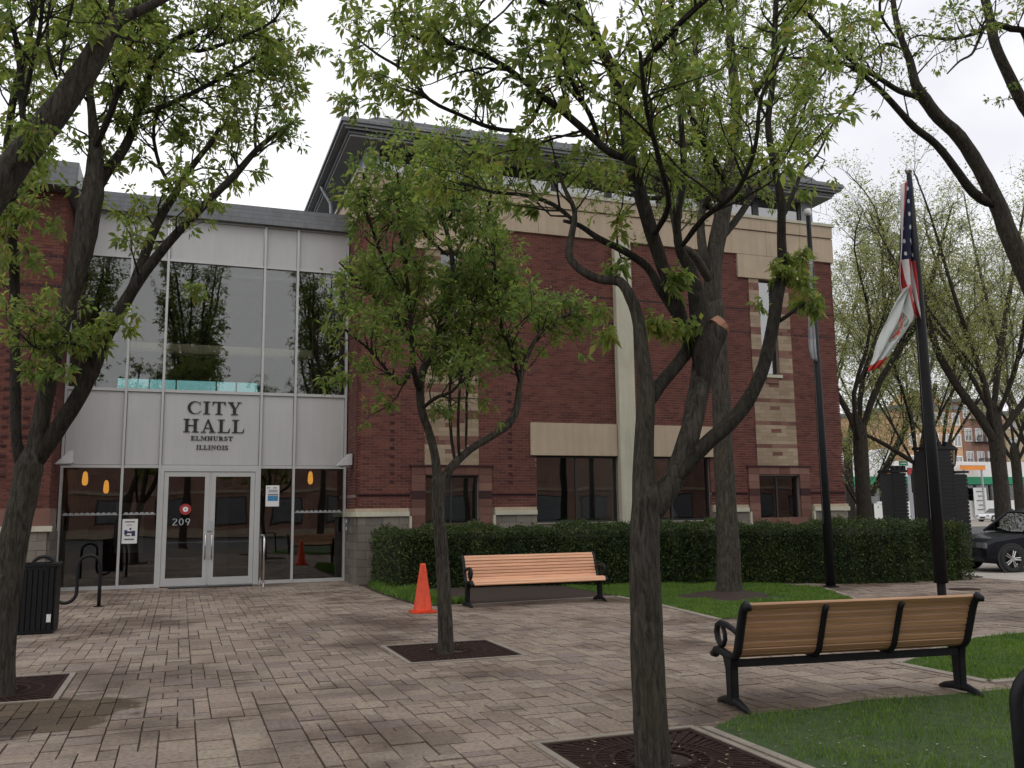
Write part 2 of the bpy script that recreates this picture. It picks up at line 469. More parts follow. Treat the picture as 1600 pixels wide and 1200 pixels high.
class MB:
    def __init__(s): s.v = []; s.f = []; s.m = []; s.mats = []
    def mi(s, mat):
        if mat not in s.mats: s.mats.append(mat)
        return s.mats.index(mat)
    def add(s, vs_, fs, mat=None):
        k = len(s.v); s.v += [tuple(v) for v in vs_]
        i = s.mi(mat) if mat else 0
        for f in fs: s.f.append(tuple(j + k for j in f)); s.m.append(i)
    def box(s, x0, x1, y0, y1, z0, z1, mat=None):
        s.add([(x0, y0, z0), (x1, y0, z0), (x1, y1, z0), (x0, y1, z0), (x0, y0, z1), (x1, y0, z1), (x1, y1, z1), (x0, y1, z1)],
              [(0, 3, 2, 1), (4, 5, 6, 7), (0, 1, 5, 4), (1, 2, 6, 5), (2, 3, 7, 6), (3, 0, 4, 7)], mat)
    def prism(s, pts, axis, a0, a1, mat=None):
        """polygon pts in the two other axes, extruded along axis (0,1,2)"""
        def mk(p, a):
            if axis == 0: return (a, p[0], p[1])
            if axis == 1: return (p[0], a, p[1])
            return (p[0], p[1], a)
        n = len(pts)
        v = [mk(p, a0) for p in pts] + [mk(p, a1) for p in pts]
        f = [tuple(range(n)), tuple(range(2 * n - 1, n - 1, -1))]
        for i in range(n):
            j = (i + 1) % n
            f.append((i, i + n, j + n, j))
        s.add(v, f, mat)
    def tube(s, pts, rad, n=8, mat=None, cap=True, jit=0.0, sx=1.0):
        P = [Vector(p) for p in pts]
        if not hasattr(rad, '__len__'): rad = [rad] * len(P)
        k0 = len(s.v); up = None
        for i, p in enumerate(P):
            d = (P[min(i + 1, len(P) - 1)] - P[max(i - 1, 0)])
            if d.length < 1e-9: d = Vector((0, 0, 1))
            d.normalize()
            if up is None:
                up = d.orthogonal().normalized()
            else:
                up = (up - d * up.dot(d))
                if up.length < 1e-6: up = d.orthogonal()
                up.normalize()
            sd = d.cross(up)
            for j in range(n):
                a = 2 * math.pi * j / n
                r = rad[i] * (1 + (random.uniform(-jit, jit) if jit else 0))
                q = p + up * (math.cos(a) * r) + sd * (math.sin(a) * r * sx)
                s.v.append((q.x, q.y, q.z))
        i_ = s.mi(mat) if mat else 0
        for i in range(len(P) - 1):
            for j in range(n):
                a = k0 + i * n + j; b = k0 + i * n + (j + 1) % n
                s.f.append((a, b, b + n, a + n)); s.m.append(i_)
        if cap:
            s.f.append(tuple(k0 + j for j in range(n - 1, -1, -1))); s.m.append(i_)
            e = k0 + (len(P) - 1) * n
            s.f.append(tuple(e + j for j in range(n))); s.m.append(i_)
    def lathe(s, prof, n=16, c=(0, 0), mat=None):
        k0 = len(s.v); i_ = s.mi(mat) if mat else 0
        for r, z in prof:
            for j in range(n):
                a = 2 * math.pi * j / n
                s.v.append((c[0] + r * math.cos(a), c[1] + r * math.sin(a), z))
        for i in range(len(prof) - 1):
            for j in range(n):
                a = k0 + i * n + j; b = k0 + i * n + (j + 1) % n
                s.f.append((a, b, b + n, a + n)); s.m.append(i_)
        s.f.append(tuple(k0 + j for j in range(n - 1, -1, -1))); s.m.append(i_)
        e = k0 + (len(prof) - 1) * n
        s.f.append(tuple(e + j for j in range(n))); s.m.append(i_)
    def mesh(s, name, mat=None, smooth=False):
        me = bpy.data.meshes.new(name)
        me.from_pydata(s.v, [], s.f)
        if mat: me.materials.append(mat)
        else:
            for m in s.mats: me.materials.append(m)
            if s.mats: me.polygons.foreach_set('material_index', s.m)
        if smooth: me.polygons.foreach_set('use_smooth', [True] * len(me.polygons))
        me.update()
        return me
    def build(s, name, mat=None, parent=None, smooth=False, loc=None, bevel=0.0):
        me = s.mesh(name, mat, smooth)
        if bevel:
            bm = bmesh.new(); bm.from_mesh(me)
            bmesh.ops.remove_doubles(bm, verts=bm.verts, dist=1e-5)
            bmesh.ops.recalc_face_normals(bm, faces=bm.faces)
            es = [e for e in bm.edges if len(e.link_faces) == 2 and e.calc_face_angle(0) > 0.5]
            bmesh.ops.bevel(bm, geom=es, offset=bevel, segments=2, affect='EDGES', clamp_overlap=True)
            bm.to_mesh(me); bm.free()
        return link(name, me, parent, loc)

def np_mesh(name, V, F, mat, smooth=False):
    """V (n,3), F (m,k) arrays"""
    me = bpy.data.meshes.new(name)
    me.vertices.add(len(V)); me.vertices.foreach_set('co', V.astype(np.float32).ravel())
    k = F.shape[1]
    me.loops.add(F.size); me.loops.foreach_set('vertex_index', F.astype(np.int32).ravel())
    me.polygons.add(len(F)); me.polygons.foreach_set('loop_start', np.arange(0, F.size, k, dtype=np.int32))
    try: me.polygons.foreach_set('loop_total', np.full(len(F), k, dtype=np.int32))
    except Exception: pass
    me.materials.append(mat)
    me.update(calc_edges=True)
    return me

UNIT_BOX = {}
def piece_mesh(mat, bev=0.06):
    """unit block (1x1x1 centred) with a softened front, shared by alike pieces"""
    if mat.name in UNIT_BOX: return UNIT_BOX[mat.name]
    b = MB(); b.box(-.5, .5, -.5, .5, -.5, .5)
    me = b.mesh('piece', mat)
    UNIT_BOX[mat.name] = me
    return me
def piece_field(name, boxes, parent, limit=300, field=None, key=None, bev=0.004, up=False):
    """boxes: (x0,x1,y0,y1,z0,z1,mat). The pieces that show largest become objects, the rest one mesh of stuff."""
    sc = []
    for i, bx in enumerate(boxes):
        c = Vector(((bx[0] + bx[1]) / 2, (bx[2] + bx[3]) / 2, (bx[4] + bx[5]) / 2))
        a, b, d = project(c)
        vis = d > 0.1 and -20 < a < 1620 and -20 < b < 1220
        if up: size = (bx[1] - bx[0]) * (bx[3] - bx[2]) / max(d, .1) ** 3
        else: size = (bx[1] - bx[0]) * (bx[5] - bx[4]) / max(d, .1) ** 2
        sc.append((0 if vis else 1, -size, i))
    sc.sort()
    chosen = set(i for v, s_, i in sc[:limit] if v == 0)
    mb = MB()
    for i, (x0, x1, y0, y1, z0, z1, mat) in enumerate(boxes):
        if i in chosen:
            o = link(name, piece_mesh(mat), parent)
            o.location = ((x0 + x1) / 2, (y0 + y1) / 2, (z0 + z1) / 2)
            o.scale = (x1 - x0, y1 - y0, z1 - z0)
        else:
            mb.box(x0, x1, y0, y1, z0, z1, mat)
    if mb.v:
        stuff(mb.build(field or name + '_field', None, parent))

def minus(iv, cuts):
    out = [iv]
    for a, b in cuts:
        nx = []
        for x0, x1 in out:
            if b <= x0 or a >= x1: nx.append((x0, x1)); continue
            if a > x0: nx.append((x0, a))
            if b < x1: nx.append((b, x1))
        out = nx
    return out

def core_wall(mb, x0, x1, z0, z1, yf, yb, holes, mat):
    xs = sorted(set([x0, x1] + [h[0] for h in holes] + [h[1] for h in holes]))
    xs = [x for x in xs if x0 <= x <= x1]
    for a, b in zip(xs[:-1], xs[1:]):
        m = (a + b) / 2
        cuts = [(h[2], h[3]) for h in holes if h[0] <= m <= h[1]]
        for c, d in minus((z0, z1), cuts):
            if d - c > 1e-4: mb.box(a, b, yf, yb, c, d, mat)

BH, BL, BJ = 0.0677, 0.203, 0.0115
def brick_boxes(x0, x1, z0, z1, yf, holes, out, depth=0.05, dark_z=(), axis='X', flip=1):
    """running bond; axis 'X': wall runs along X with its face at y=yf; 'Y': runs along Y with its face at x=yf"""
    n = int(round((z1 - z0) / BH)); h = (z1 - z0) / n
    for r in range(n):
        a = z0 + r * h; b = a + h - BJ
        zc = (a + b) / 2
        mat = M['brick_dark'] if any(abs(zc - d) < h * 0.5 for d in dark_z) else M['brick']
        cuts = [(hh[0], hh[1]) for hh in holes if hh[2] < zc < hh[3]]
        for s, e in minus((x0, x1), cuts):
            p = s - (r % 2) * BL / 2
            while p < e:
                q0, q1 = max(p, s), min(p + BL - BJ, e)
                if q1 - q0 > 0.02:
                    if axis == 'X': out.append((q0, q1, yf, yf + depth, a, b, mat))
                    elif flip > 0: out.append((yf - depth, yf, q0, q1, a, b, mat))
                    else: out.append((yf, yf + depth, q0, q1, a, b, mat))
                p += BL

def catmull(P, rad, sub=3):
    out = []; ro = []
    n = len(P)
    for i in range(n - 1):
        p0 = P[max(i - 1, 0)]; p1 = P[i]; p2 = P[i + 1]; p3 = P[min(i + 2, n - 1)]
        for k in range(sub):
            t = k / sub
            q = 0.5 * ((2 * p1) + (p2 - p0) * t + (2 * p0 - 5 * p1 + 4 * p2 - p3) * t * t + (3 * p1 - p0 - 3 * p2 + p3) * t ** 3)
            out.append(q); ro.append(rad[i] * (1 - t) + rad[i + 1] * t)
    out.append(P[-1]); ro.append(rad[-1])
    return out, ro
# ================================================================== GROUND
g = MB(); g.add([(-900, -900, -0.06), (900, -900, -0.06), (900, 900, -0.06), (-900, 900, -0.06)], [(0, 1, 2, 3)])
struct(g.build('ground', M['asphalt']))
# terrace the paving lies on
LAWN1 = [(7.95, 15.98), (7.9, 14.2), (7.62, 11.95), (8.3, 11.9), (10.0, 12.5), (11.1, 13.05), (11.55, 13.8), (12.4, 15.6), (12.4, 17.5), (9.0, 18.6), (7.95, 18.9)]
LAWN2 = [(3.78, 4.86), (3.78, 6.08), (4.1, 6.28), (4.4, 6.35), (4.9, 6.33), (5.4, 6.42), (6.1, 6.34), (6.9, 6.30), (12.0, 6.0), (16, 5.8), (16, -4), (5.6, -4), (3.78, 3.6)]
LAWN3 = [(7.12, 7.75), (7.12, 6.62), (16, 6.35), (16, 9.3), (9.3, 8.85)]
BED = [(3.95, 21.35), (3.9, 18.4), (4.0, 16.3), (4.3, 15.75), (4.9, 15.74), (7.9, 16.02), (7.9, 18.9), (12.0, 18.6), (14.2, 16.6), (17.6, 16.4), (17.9, 21.35)]
def inside(p, poly):
    x, y = p; c = False; j = len(poly) - 1
    for i in range(len(poly)):
        xi, yi = poly[i]; xj, yj = poly[j]
        if (yi > y) != (yj > y) and x < (xj - xi) * (y - yi) / (yj - yi) + xi: c = not c
        j = i
    return c
tb = MB(); tb.box(-14, 17.5, -6, 23.2, -0.055, -0.022)
pave = struct(tb.build('pavement', M['joint']))
GRATES = [(2.42, 3.72, 9.92, 11.30), (2.42, 3.62, 4.85, 6.15), (-2.3, -1.02, 9.32, 10.75)]
def blocked(x, y):
    for a, b, c, d in GRATES:
        if a - .05 < x < b + .05 and c - .05 < y < d + .05: return True
    for P in (LAWN1, LAWN2, LAWN3, BED):
        if inside((x, y), P): return True
    return False
pav = []
rp_ = random.Random(5)
CS = 0.128
gx0, gy0, nx_, ny_ = -7.9, 2.3, 197, 162
occ = np.zeros((nx_, ny_), bool)
kinds = [(2, 2)] * 5 + [(2, 1)] * 4 + [(1, 2)] * 4 + [(2, 3)] * 3 + [(3, 2)] * 1 + [(1, 1)] * 1
for jy in range(ny_):
    for ix in range(nx_):
        if occ[ix, jy]: continue
        rp_.shuffle(kinds)
        for (a, b) in kinds + [(1, 1)]:
            if ix + a <= nx_ and jy + b <= ny_ and not occ[ix:ix + a, jy:jy + b].any(): break
        occ[ix:ix + a, jy:jy + b] = True
        x, y, w, L = gx0 + ix * CS, gy0 + jy * CS, a * CS, b * CS
        cx, cy = x + w / 2, y + L / 2
        if (cx > 4 and cy > 21) or cy > 22.95: continue
        pa, pb, pd = project((cx, cy, 0))
        if not (pd > 0.5 and -60 < pa < 1660 and pb < 1260): continue
        if any(blocked(px_, py_) for px_ in (x, cx, x + w) for py_ in (y, cy, y + L)):
            # cut pavers along an edge
            q_ = CS / 4; c0 = None
            for iy in range(int(b * 4)):
                run = None
                for ix2 in range(int(a * 4) + 1):
                    ok_ = ix2 < a * 4 and not blocked(x + (ix2 + .5) * q_, y + (iy + .5) * q_)
                    if ok_ and run is None: run = ix2
                    if not ok_ and run is not None:
                        pav.append((x + run * q_ + (.005 if run == 0 else 0), x + ix2 * q_ - (.005 if ix2 == a * 4 else 0), y + iy * q_ + (.005 if iy == 0 else 0), y + (iy + 1) * q_, -0.05, rp_.uniform(-.003, .0), M['paver']))
                        run = None
        else:
            g_ = [rp_.uniform(.0035, .0085) for _ in range(4)]
            pav.append((x + g_[0], x + w - g_[1], y + g_[2], y + L - g_[3], -0.05, rp_.uniform(-.006, .003), M['paver']))
piece_field('paver', pav, pave, 300, 'paver_field', up=True)

# concrete edgings
def edging(pts, w=0.11, z=0.012, name='kerb_edging'):
    mb = MB()
    for (a, b) in zip(pts[:-1], pts[1:]):
        A = Vector((*a, 0)); B = Vector((*b, 0)); d = (B - A); L = d.length; d.normalize(); s_ = Vector((-d.y, d.x, 0)) * w / 2
        n = max(1, int(L / 0.6))
        for i in range(n):
            p = A + d * (L * i / n + 0.004); q = A + d * (L * (i + 1) / n - 0.004)
            vs_ = [p - s_, q - s_, q + s_, p + s_]
            mb.add([(v.x, v.y, -0.05) for v in vs_] + [(v.x, v.y, z) for v in vs_],
                   [(0, 3, 2, 1), (4, 5, 6, 7), (0, 1, 5, 4), (1, 2, 6, 5), (2, 3, 7, 6), (3, 0, 4, 7)])
    return struct(mb.build(name, M['concrete']))
edging([(3.73, 3.6), (3.73, 6.12)], w=.07)
edging([(14, 6.42), (7.07, 6.62), (7.07, 7.8), (9.3, 8.91), (14, 9.2)])
edging([(4.3, 15.69), (4.9, 15.68), (7.9, 15.95), (7.84, 14.2), (7.57, 11.9)])
edging([(8.35, 11.85), (10.02, 12.43), (11.15, 13.0), (11.6, 13.8), (12.45, 15.6)], w=0.08)

def sheet(name, poly, z, mat, res=0):
    mb = MB(); mb.prism(poly, 2, -0.05, z)
    return struct(mb.build(name, mat))
sheet('lawn', LAWN1, 0.004, M['grass_base']); sheet('lawn', LAWN2, 0.006, M['grass_base']); sheet('lawn', LAWN3, 0.004, M['grass_base'])
sheet('planting_bed', BED, 0.008, M['soil'])

def blades(name, poly, n, hgt, wid, z0=0.004, keep=None):
    xs = [p[0] for p in poly]; ys = [p[1] for p in poly]
    P = []
    X = RS.uniform(min(xs), max(xs), n * 3); Y = RS.uniform(min(ys), max(ys), n * 3)
    for a, b in zip(X, Y):
        if inside((a, b), poly) and (keep is None or keep(a, b)):
            pr = project((a, b, 0))
            if -30 < pr[0] < 1650 and pr[1] < 1240 and pr[2] > .3: P.append((a, b))
            if len(P) >= n: break
    P = np.array(P); m = len(P)
    # patchy height
    hh = hgt * RS.uniform(0.5, 1.25, m) * (0.8 + 0.35 * np.sin(P[:, 0] * 5.1 + np.sin(P[:, 1] * 3.7) * 2))
    an = RS.uniform(0, 2 * np.pi, m); ln = RS.uniform(0.1, 0.7, m) * hh
    dx, dy = np.cos(an), np.sin(an); la = RS.uniform(0, 2 * np.pi, m)
    w = wid * RS.uniform(.6, 1.3, m)
    V = np.zeros((m, 3, 3))
    V[:, 0] = np.stack([P[:, 0] - dx * w, P[:, 1] - dy * w, np.full(m, z0)], 1)
    V[:, 1] = np.stack([P[:, 0] + dx * w, P[:, 1] + dy * w, np.full(m, z0)], 1)
    V[:, 2] = np.stack([P[:, 0] + np.cos(la) * ln, P[:, 1] + np.sin(la) * ln, z0 + hh], 1)
    F = np.arange(m * 3).reshape(m, 3)
    stuff(tag(link(name, np_mesh(name, V.reshape(-1, 3), F, M['grass'])), 'short green lawn grass', 'grass'))
def nomulch(a, b): return (a - 9.76) ** 2 + (b - 14.93) ** 2 > 0.95 * (0.8 + 0.3 * math.sin(5 * math.atan2(b - 14.93, a - 9.76)))
blades('grass', LAWN2, 70000, 0.05, 0.0035, keep=lambda a, b: a > 3.86 + .12 * math.sin(b * 9) * math.sin(b * 23) + random.uniform(-.08, .14))
bpy.data.objects['grass']['label'] = 'bright green mown grass in front of the tan bench'
blades('grass', LAWN3, 26000, 0.045, 0.005)
bpy.data.objects['grass.001']['label'] = 'mown grass to the right behind the tan bench'
blades('grass', LAWN1, 42000, 0.05, 0.007, keep=nomulch)
bpy.data.objects['grass.002']['label'] = 'mown grass round the tree between hedge and path'
GC = [(4.0, 20.5), (3.95, 18.4), (4.05, 16.4), (4.35, 15.85), (4.9, 15.85), (4.9, 19), (4.6, 20)]
blades('ground_cover', GC, 9000, 0.13, 0.012, 0.01)
bpy.data.objects['ground_cover']['label'] = 'low dark ground cover behind the orange cone'
bpy.data.objects['ground_cover']['category'] = 'ground cover'

# mulch ring
mb = MB(); pts = []
for i in range(28):
    a = 2 * math.pi * i / 28; r = 0.85 + 0.12 * math.sin(3 * a) + random.uniform(-.05, .05)
    pts.append((9.76 + r * math.cos(a), 14.93 + r * math.sin(a)))
k0 = [(9.76, 14.93, 0.14)] + [(9.76 + (p[0] - 9.76) * .5, 14.93 + (p[1] - 14.93) * .5, 0.085) for p in pts] + [(p[0], p[1], 0.003) for p in pts]
f = []
for i in range(28):
    j = (i + 1) % 28
    f += [(0, 1 + i, 1 + j), (1 + i, 29 + i, 29 + j, 1 + j)]
mb.add(k0, f)
stuff(tag(mb.build('mulch', M['soil'], smooth=True), 'ring of dark brown mulch round the trunk by the hedge', 'mulch'))

# far ground: street, verge
mb = MB(); mb.box(17.5, 60, 8, 17.2, -0.055, -0.015)
struct(mb.build('driveway', M['concrete_pale']))
mb = MB(); mb.box(18.2, 70, 24, 34, -0.058, -0.02)
struct(mb.build('grass_verge', M['grass_base']))
mb = MB(); mb.box(17.52, 90, 17.22, 23.9, -0.058, -0.018)
struct(mb.build('side_path', M['concrete_pale']))
mb = MB(); mb.box(60, 240, 60, 101, -0.055, -0.02)
struct(mb.build('far_car_park', M['concrete']))

# ================================================================== CITY HALL
YF = 21.4; YC = 22.9
hall = thing('city_hall', 'two storey red brick city hall with white glazed entrance bay and grey metal roof', 'building', (0, 0, 0))
big1 = (8.45, 10.75, 1.35, 3.05); big2 = (11.25, 13.55, 1.35, 3.05)
bayL = (5.54, 6.90, 1.35, 2.53); bayR = (15.09, 16.45, 1.35, 2.55)
surL = (5.20, 7.24, 0.0, 2.75); surR = (14.75, 16.79, 0.0, 2.79)
strL = (5.53, 6.91, 2.75, 8.21); strR = (15.08, 16.44, 2.79, 8.21)
slimL = (5.93, 6.50, 5.42, 8.2); slimR = (15.42, 15.99, 5.42, 8.2)
blkL = (5.22, 7.27, 8.21, 8.9); blkR = (14.72, 16.80, 8.21, 8.9)
lint = (8.29, 13.70, 3.05, 3.89)
pil = (10.75, 11.25, 0.0, 8.9)
Z0 = 1.76; ZT = 8.9
mb = MB()
core_wall(mb, 3.96, 17.98, 0, 8.9, YF + .008, YF + .34, [big1, big2, bayL, bayR, slimL, slimR], M['mortar'])
mb.build('wall', None, hall)
mb = MB()   # side and return walls
mb.box(3.902, 3.96, YF + .3, 28, 0, 8.9, M['mortar'])
mb.box(17.98, 18.038, YF + .3, 30, 0, 8.9, M['mortar'])
mb.box(4.2, 17.9, 29.6, 29.9, 0, 10.7, M['mortar'])
mb.box(4.2, 17.8, YF + .4, 29.6, 9.85, 9.95, M['metal_roof'])
mb.build('side_wall', None, hall)
bricks = []
nobrick = [big1, big2, surL, surR, strL, strR, blkL, blkR, lint, pil]
darkz = (7.30, 6.60)
brick_boxes(3.90, 18.04, Z0, ZT, YF, nobrick, bricks, dark_z=darkz)
brick_boxes(YF + .055, YC - .03, Z0, ZT, 3.90, [], bricks, axis='Y', flip=-1, dark_z=darkz)
# dark recessed string course at 2.05
bricks = [b for b in bricks if not (2.0 < (b[4] + b[5]) / 2 < 2.09)]
# proud dark headers in vertical rows
dots = []
for cx in (4.73, 7.75, 14.2, 17.35):
    z = 2.36
    while z < (4.6 if cx < 9 else 2.4):
        dots.append((cx - .05, cx + .05, YF - .015, YF + .0, z, z + .058, M['brick_dark']))
        z += BH * 3
# left wing
LX0, LX1 = -8.0, -2.62
mb = MB(); mb.box(LX0, LX1 - .012, YF + .012, YF + .4, 0, 8.9, M['mortar']); mb.box(LX1 - .4, LX1 - .012, YF + .4, 29, 0, 8.9, M['mortar'])
mb.build('left_wing_wall', None, hall)
brick_boxes(LX0, LX1, 1.84, 8.9, YF, [], bricks, dark_z=darkz)
brick_boxes(YF + .055, YC - .03, 1.84, 8.9, LX1, [], bricks, axis='Y', flip=1, dark_z=darkz)
for cx in (-3.95, -3.55, -3.15, -4.4):
    z = 2.5
    while z < 6.2:
        if not (abs(cx + 3.15) < .1 and z > 4.2): dots.append((cx - .055, cx + .055, YF - .02, YF, z, z + .058, M['brick_dark']))
        z += BH * 3
piece_field('brick', bricks, hall, 300)
piece_field('header_brick', dots, hall, 300)
mb = MB()
for a, b in ((3.905, 5.18), (7.26, 8.43), (13.57, 14.73), (16.81, 18.035)):
    mb.box(a, b, YF + .002, YF + .06, 2.005, 2.075, M['brick_dark'])
    mb.box(a, b, YF - .03, YF + .0, 2.078, 2.098, M['brick_dark'])
mb.build('string_course', None, hall)
# stone base
stones = []
def stone_rows(x0, x1, z0, z1, yf, rows, L, mat, out, depth=.05, ax='X', flip=1):
    h = (z1 - z0) / rows
    for r in range(rows):
        p = x0 - (r % 2) * L / 2
        while p < x1 - .01:
            a, b = max(p, x0), min(p + L, x1)
            if b - a > .03:
                j = random.uniform(0, .006)
                if ax == 'X': out.append((a + .003, b - .003, yf - j, yf + depth, z0 + r * h + .003, z0 + (r + 1) * h - .003, mat))
                elif flip > 0: out.append((yf - depth, yf + j, a + .003, b - .003, z0 + r * h + .003, z0 + (r + 1) * h - .003, mat))
                else: out.append((yf - j, yf + depth, a + .003, b - .003, z0 + r * h + .003, z0 + (r + 1) * h - .003, mat))
            p += L
for a, b in ((3.90, 5.17), (7.27, 8.42), (13.58, 14.72), (16.82, 18.03)):
    stone_rows(a, b, 0, 1.56, YF - .06, 8, 0.4, M['stone_grey'], stones, .07)
stone_rows(8.42, 13.58, 0, 1.33, YF - .06, 7, 0.4, M['stone_grey'], stones, .07)
stone_rows(YF + .02, YC - .03, 0, 1.56, 3.86, 8, 0.4, M['stone_grey'], stones, .07, 'Y', -1)
stone_rows(LX0, LX1, 0, 1.34, YF - .06, 7, 0.4, M['stone_grey'], stones, .07)
stone_rows(YF + .02, YC - .03, 0, 1.34, LX1 + .04, 7, 0.4, M['stone_grey'], stones, .07, 'Y', 1)
piece_field('base_stone', stones, hall, 200)
for q_ in ((3.84, 5.13), (7.31, 8.42), (13.58, 14.69), (16.86, 18.08)):
    a, b = q_
    mb = MB(); mb.box(a, b, YF - .11, YF + .02, 1.565, 1.68, M['cast_pale'])
    mb.box(a, b, YF - .05, YF + .02, 1.683, 1.755, M['cast_stone']); mb.build('stone_cap', None, hall)
mb = MB(); mb.box(3.80, 3.93, YF + .022, YC - .03, 1.565, 1.68, M['cast_pale'])
mb.box(3.84, 3.93, YF + .022, YC - .03, 1.683, 1.755, M['cast_stone']); mb.build('stone_cap', None, hall)
for a in (5.133, 7.252, 14.693, 16.802):
    mb = MB(); mb.box(a, a + .055, YF - .13, YF + .01, 0, 1.56, M['cast_pale']); mb.build('stone_jamb', None, hall)
mb = MB(); mb.box(LX0, LX1 + .09, YF - .11, YF + .02, 1.345, 1.46, M['cast_pale'])
mb.box(LX0, LX1 + .03, YF - .03, YF + .02, 1.463, 1.83, M['stone_pink'])
mb.build('stone_cap', None, hall)
# window surrounds and striped panels
blk = []
for s_, w_ in ((surL, bayL), (surR, bayR)):
    n = 14; h = s_[3] / n
    for r in range(n):
        a0 = r * h; a1 = a0 + h; zc = (a0 + a1) / 2
        if abs(zc - 2.05) < .1: m_ = M['brick_dark']
        else: m_ = M['stone_pink']
        cuts = [(w_[0], w_[1])] if w_[2] < zc < w_[3] else []
        for p0, p1 in minus((s_[0], s_[1]), cuts):
            nn = max(1, round((p1 - p0) / .34)); L = (p1 - p0) / nn
            for i in range(nn):
                blk.append((p0 + i * L + .003, p0 + (i + 1) * L - .003, YF - .045 - random.uniform(0, .006), YF + .03, a0 + .003, a1 - .003, m_))
for s_, w_ in ((strL, slimL), (strR, slimR)):
    z = s_[2]; r = 0
    mid = (s_[0] + s_[1]) / 2
    while z < s_[3] - .02:
        z1 = min(z + .108, s_[3]); zc = (z + z1) / 2
        ph = (zc - 3.06) % 0.66
        cuts = [(w_[0], w_[1])] if w_[2] < zc < w_[3] else []
        for p0, p1 in minus((s_[0], s_[1]), cuts):
            p = p0 - (r % 2) * .17
            while p < p1 - .01:
                a, b = max(p, p0), min(p + .34, p1)
                if b - a > .02:
                    c = (a + b) / 2
                    band = .22 < ph < .40
                    ctr = ph <= .22 and abs(c - mid) < .16 and zc < 5.4
                    blk.append((a + .0012, b - .0012, YF - .02 - random.uniform(0, .005), YF + .03, z + .0012, z1 - .0012, M['stone_pink'] if (band or ctr) else M['stone_beige']))
                p += .34
        z = z1; r += 1
piece_field('stone_block', blk, hall, 300)
mb = MB()
for s_ in (surL, surR):
    mb.box(s_[0] - .04, s_[1] + .04, YF - .075, YF + .0, s_[3] + .002, s_[3] + .045, M['brick_dark'])
mb.build('surround_cap', None, hall)
# cast stone: lintel blocks, band
for a, b, c, d in (blkL, blkR):
    mb = MB(); mb.box(a, b, YF - .06, YF + .01, c, d - .002); mb.build('lintel', M['cast_stone'], hall, bevel=.008)
for a, b in ((8.29, 10.735), (11.265, 13.70)):
    mb = MB(); mb.box(a, b, YF - .06, YF + .3, 3.05, 3.89); mb.build('lintel', M['cast_stone'], hall, bevel=.008)
mb = MB(); mb.box(10.755, 11.245, YF - .17, YF + .3, 0, 8.9); mb.build('pilaster', M['cast_pale'], hall, bevel=.012)
n = 12; L = (18.10 - 3.84) / n
for i in range(n):
    mb = MB(); mb.box(3.84 + i * L + .004, 3.84 + (i + 1) * L - .004, YF - .06, YF + .3, 8.902, 9.62); mb.build('stone_panel', M['cast_stone'], hall)
    mb = MB(); mb.box(3.82 + i * L + .006, 3.82 + (i + 1) * L - .002, YF - .10, YF + .3, 9.64, 9.98); mb.build('stone_panel', M['cast_stone'], hall)
mb = MB()
mb.box(3.86, 18.08, YF - .03, YF + .3, 9.62, 9.64, M['brick_dark'])
mb.box(3.78, 18.14, YF - .14, YF + .35, 9.985, 10.07, M['cast_pale'])
mb.box(3.84, 3.90, YF + .305, 29.5, 8.902, 9.98, M['cast_stone']); mb.box(3.78, 3.96, YF + .36, 29.5, 9.985, 10.07, M['cast_pale'])
mb.box(18.04, 18.1, YF + .305, 29.5, 8.902, 9.98, M['cast_stone']); mb.box(18.0, 18.14, YF + .36, 29.5, 9.985, 10.07, M['cast_pale'])
mb.build('stone_coping', None, hall)
# clerestory
CY = YF + .3
for a, b in ((4.06, 4.42), (17.30, 17.68)):
    mb = MB(); x = a
    while x < b - .01:
        mb.box(x, x + .045, CY - .025, CY + .1, 10.07, 10.80, M['metal_post']); mb.box(x + .045, x + .06, CY, CY + .1, 10.07, 10.80, M['metal_post']); x += .06
    e = a if a < 10 else b - .04
    mb.box(e, e + .04, CY + .1, 29, 10.07, 10.80, M['metal_post'])
    mb.build('corner_panel', None, hall)
nn = 8; L = (17.30 - 4.42) / nn
for i in range(nn):
    a = 4.42 + i * L; b = a + L
    mb = MB()
    mb.box(a, a + .10, CY, CY + .1, 10.07, 10.80, M['dark_frame']); mb.box(b - .10, b - .002, CY, CY + .1, 10.07, 10.80, M['dark_frame'])
    mb.box(a + .10, b - .10, CY, CY + .1, 10.73, 10.80, M['dark_frame']); mb.box(a + .10, b - .10, CY, CY + .1, 10.07, 10.11, M['dark_frame'])
    w_ = mb.build('clerestory_window', None, hall)
    mb = MB(); mb.box(a + .10, b - .10, CY + .04, CY + .05, 10.11, 10.73); mb.build('pane', M['glass_sky'], w_)
mb = MB(); mb.box(4.15, 17.6, CY + .35, CY + .38, 10.07, 10.8); mb.build('clerestory_blind', M['alu_panel'], hall)
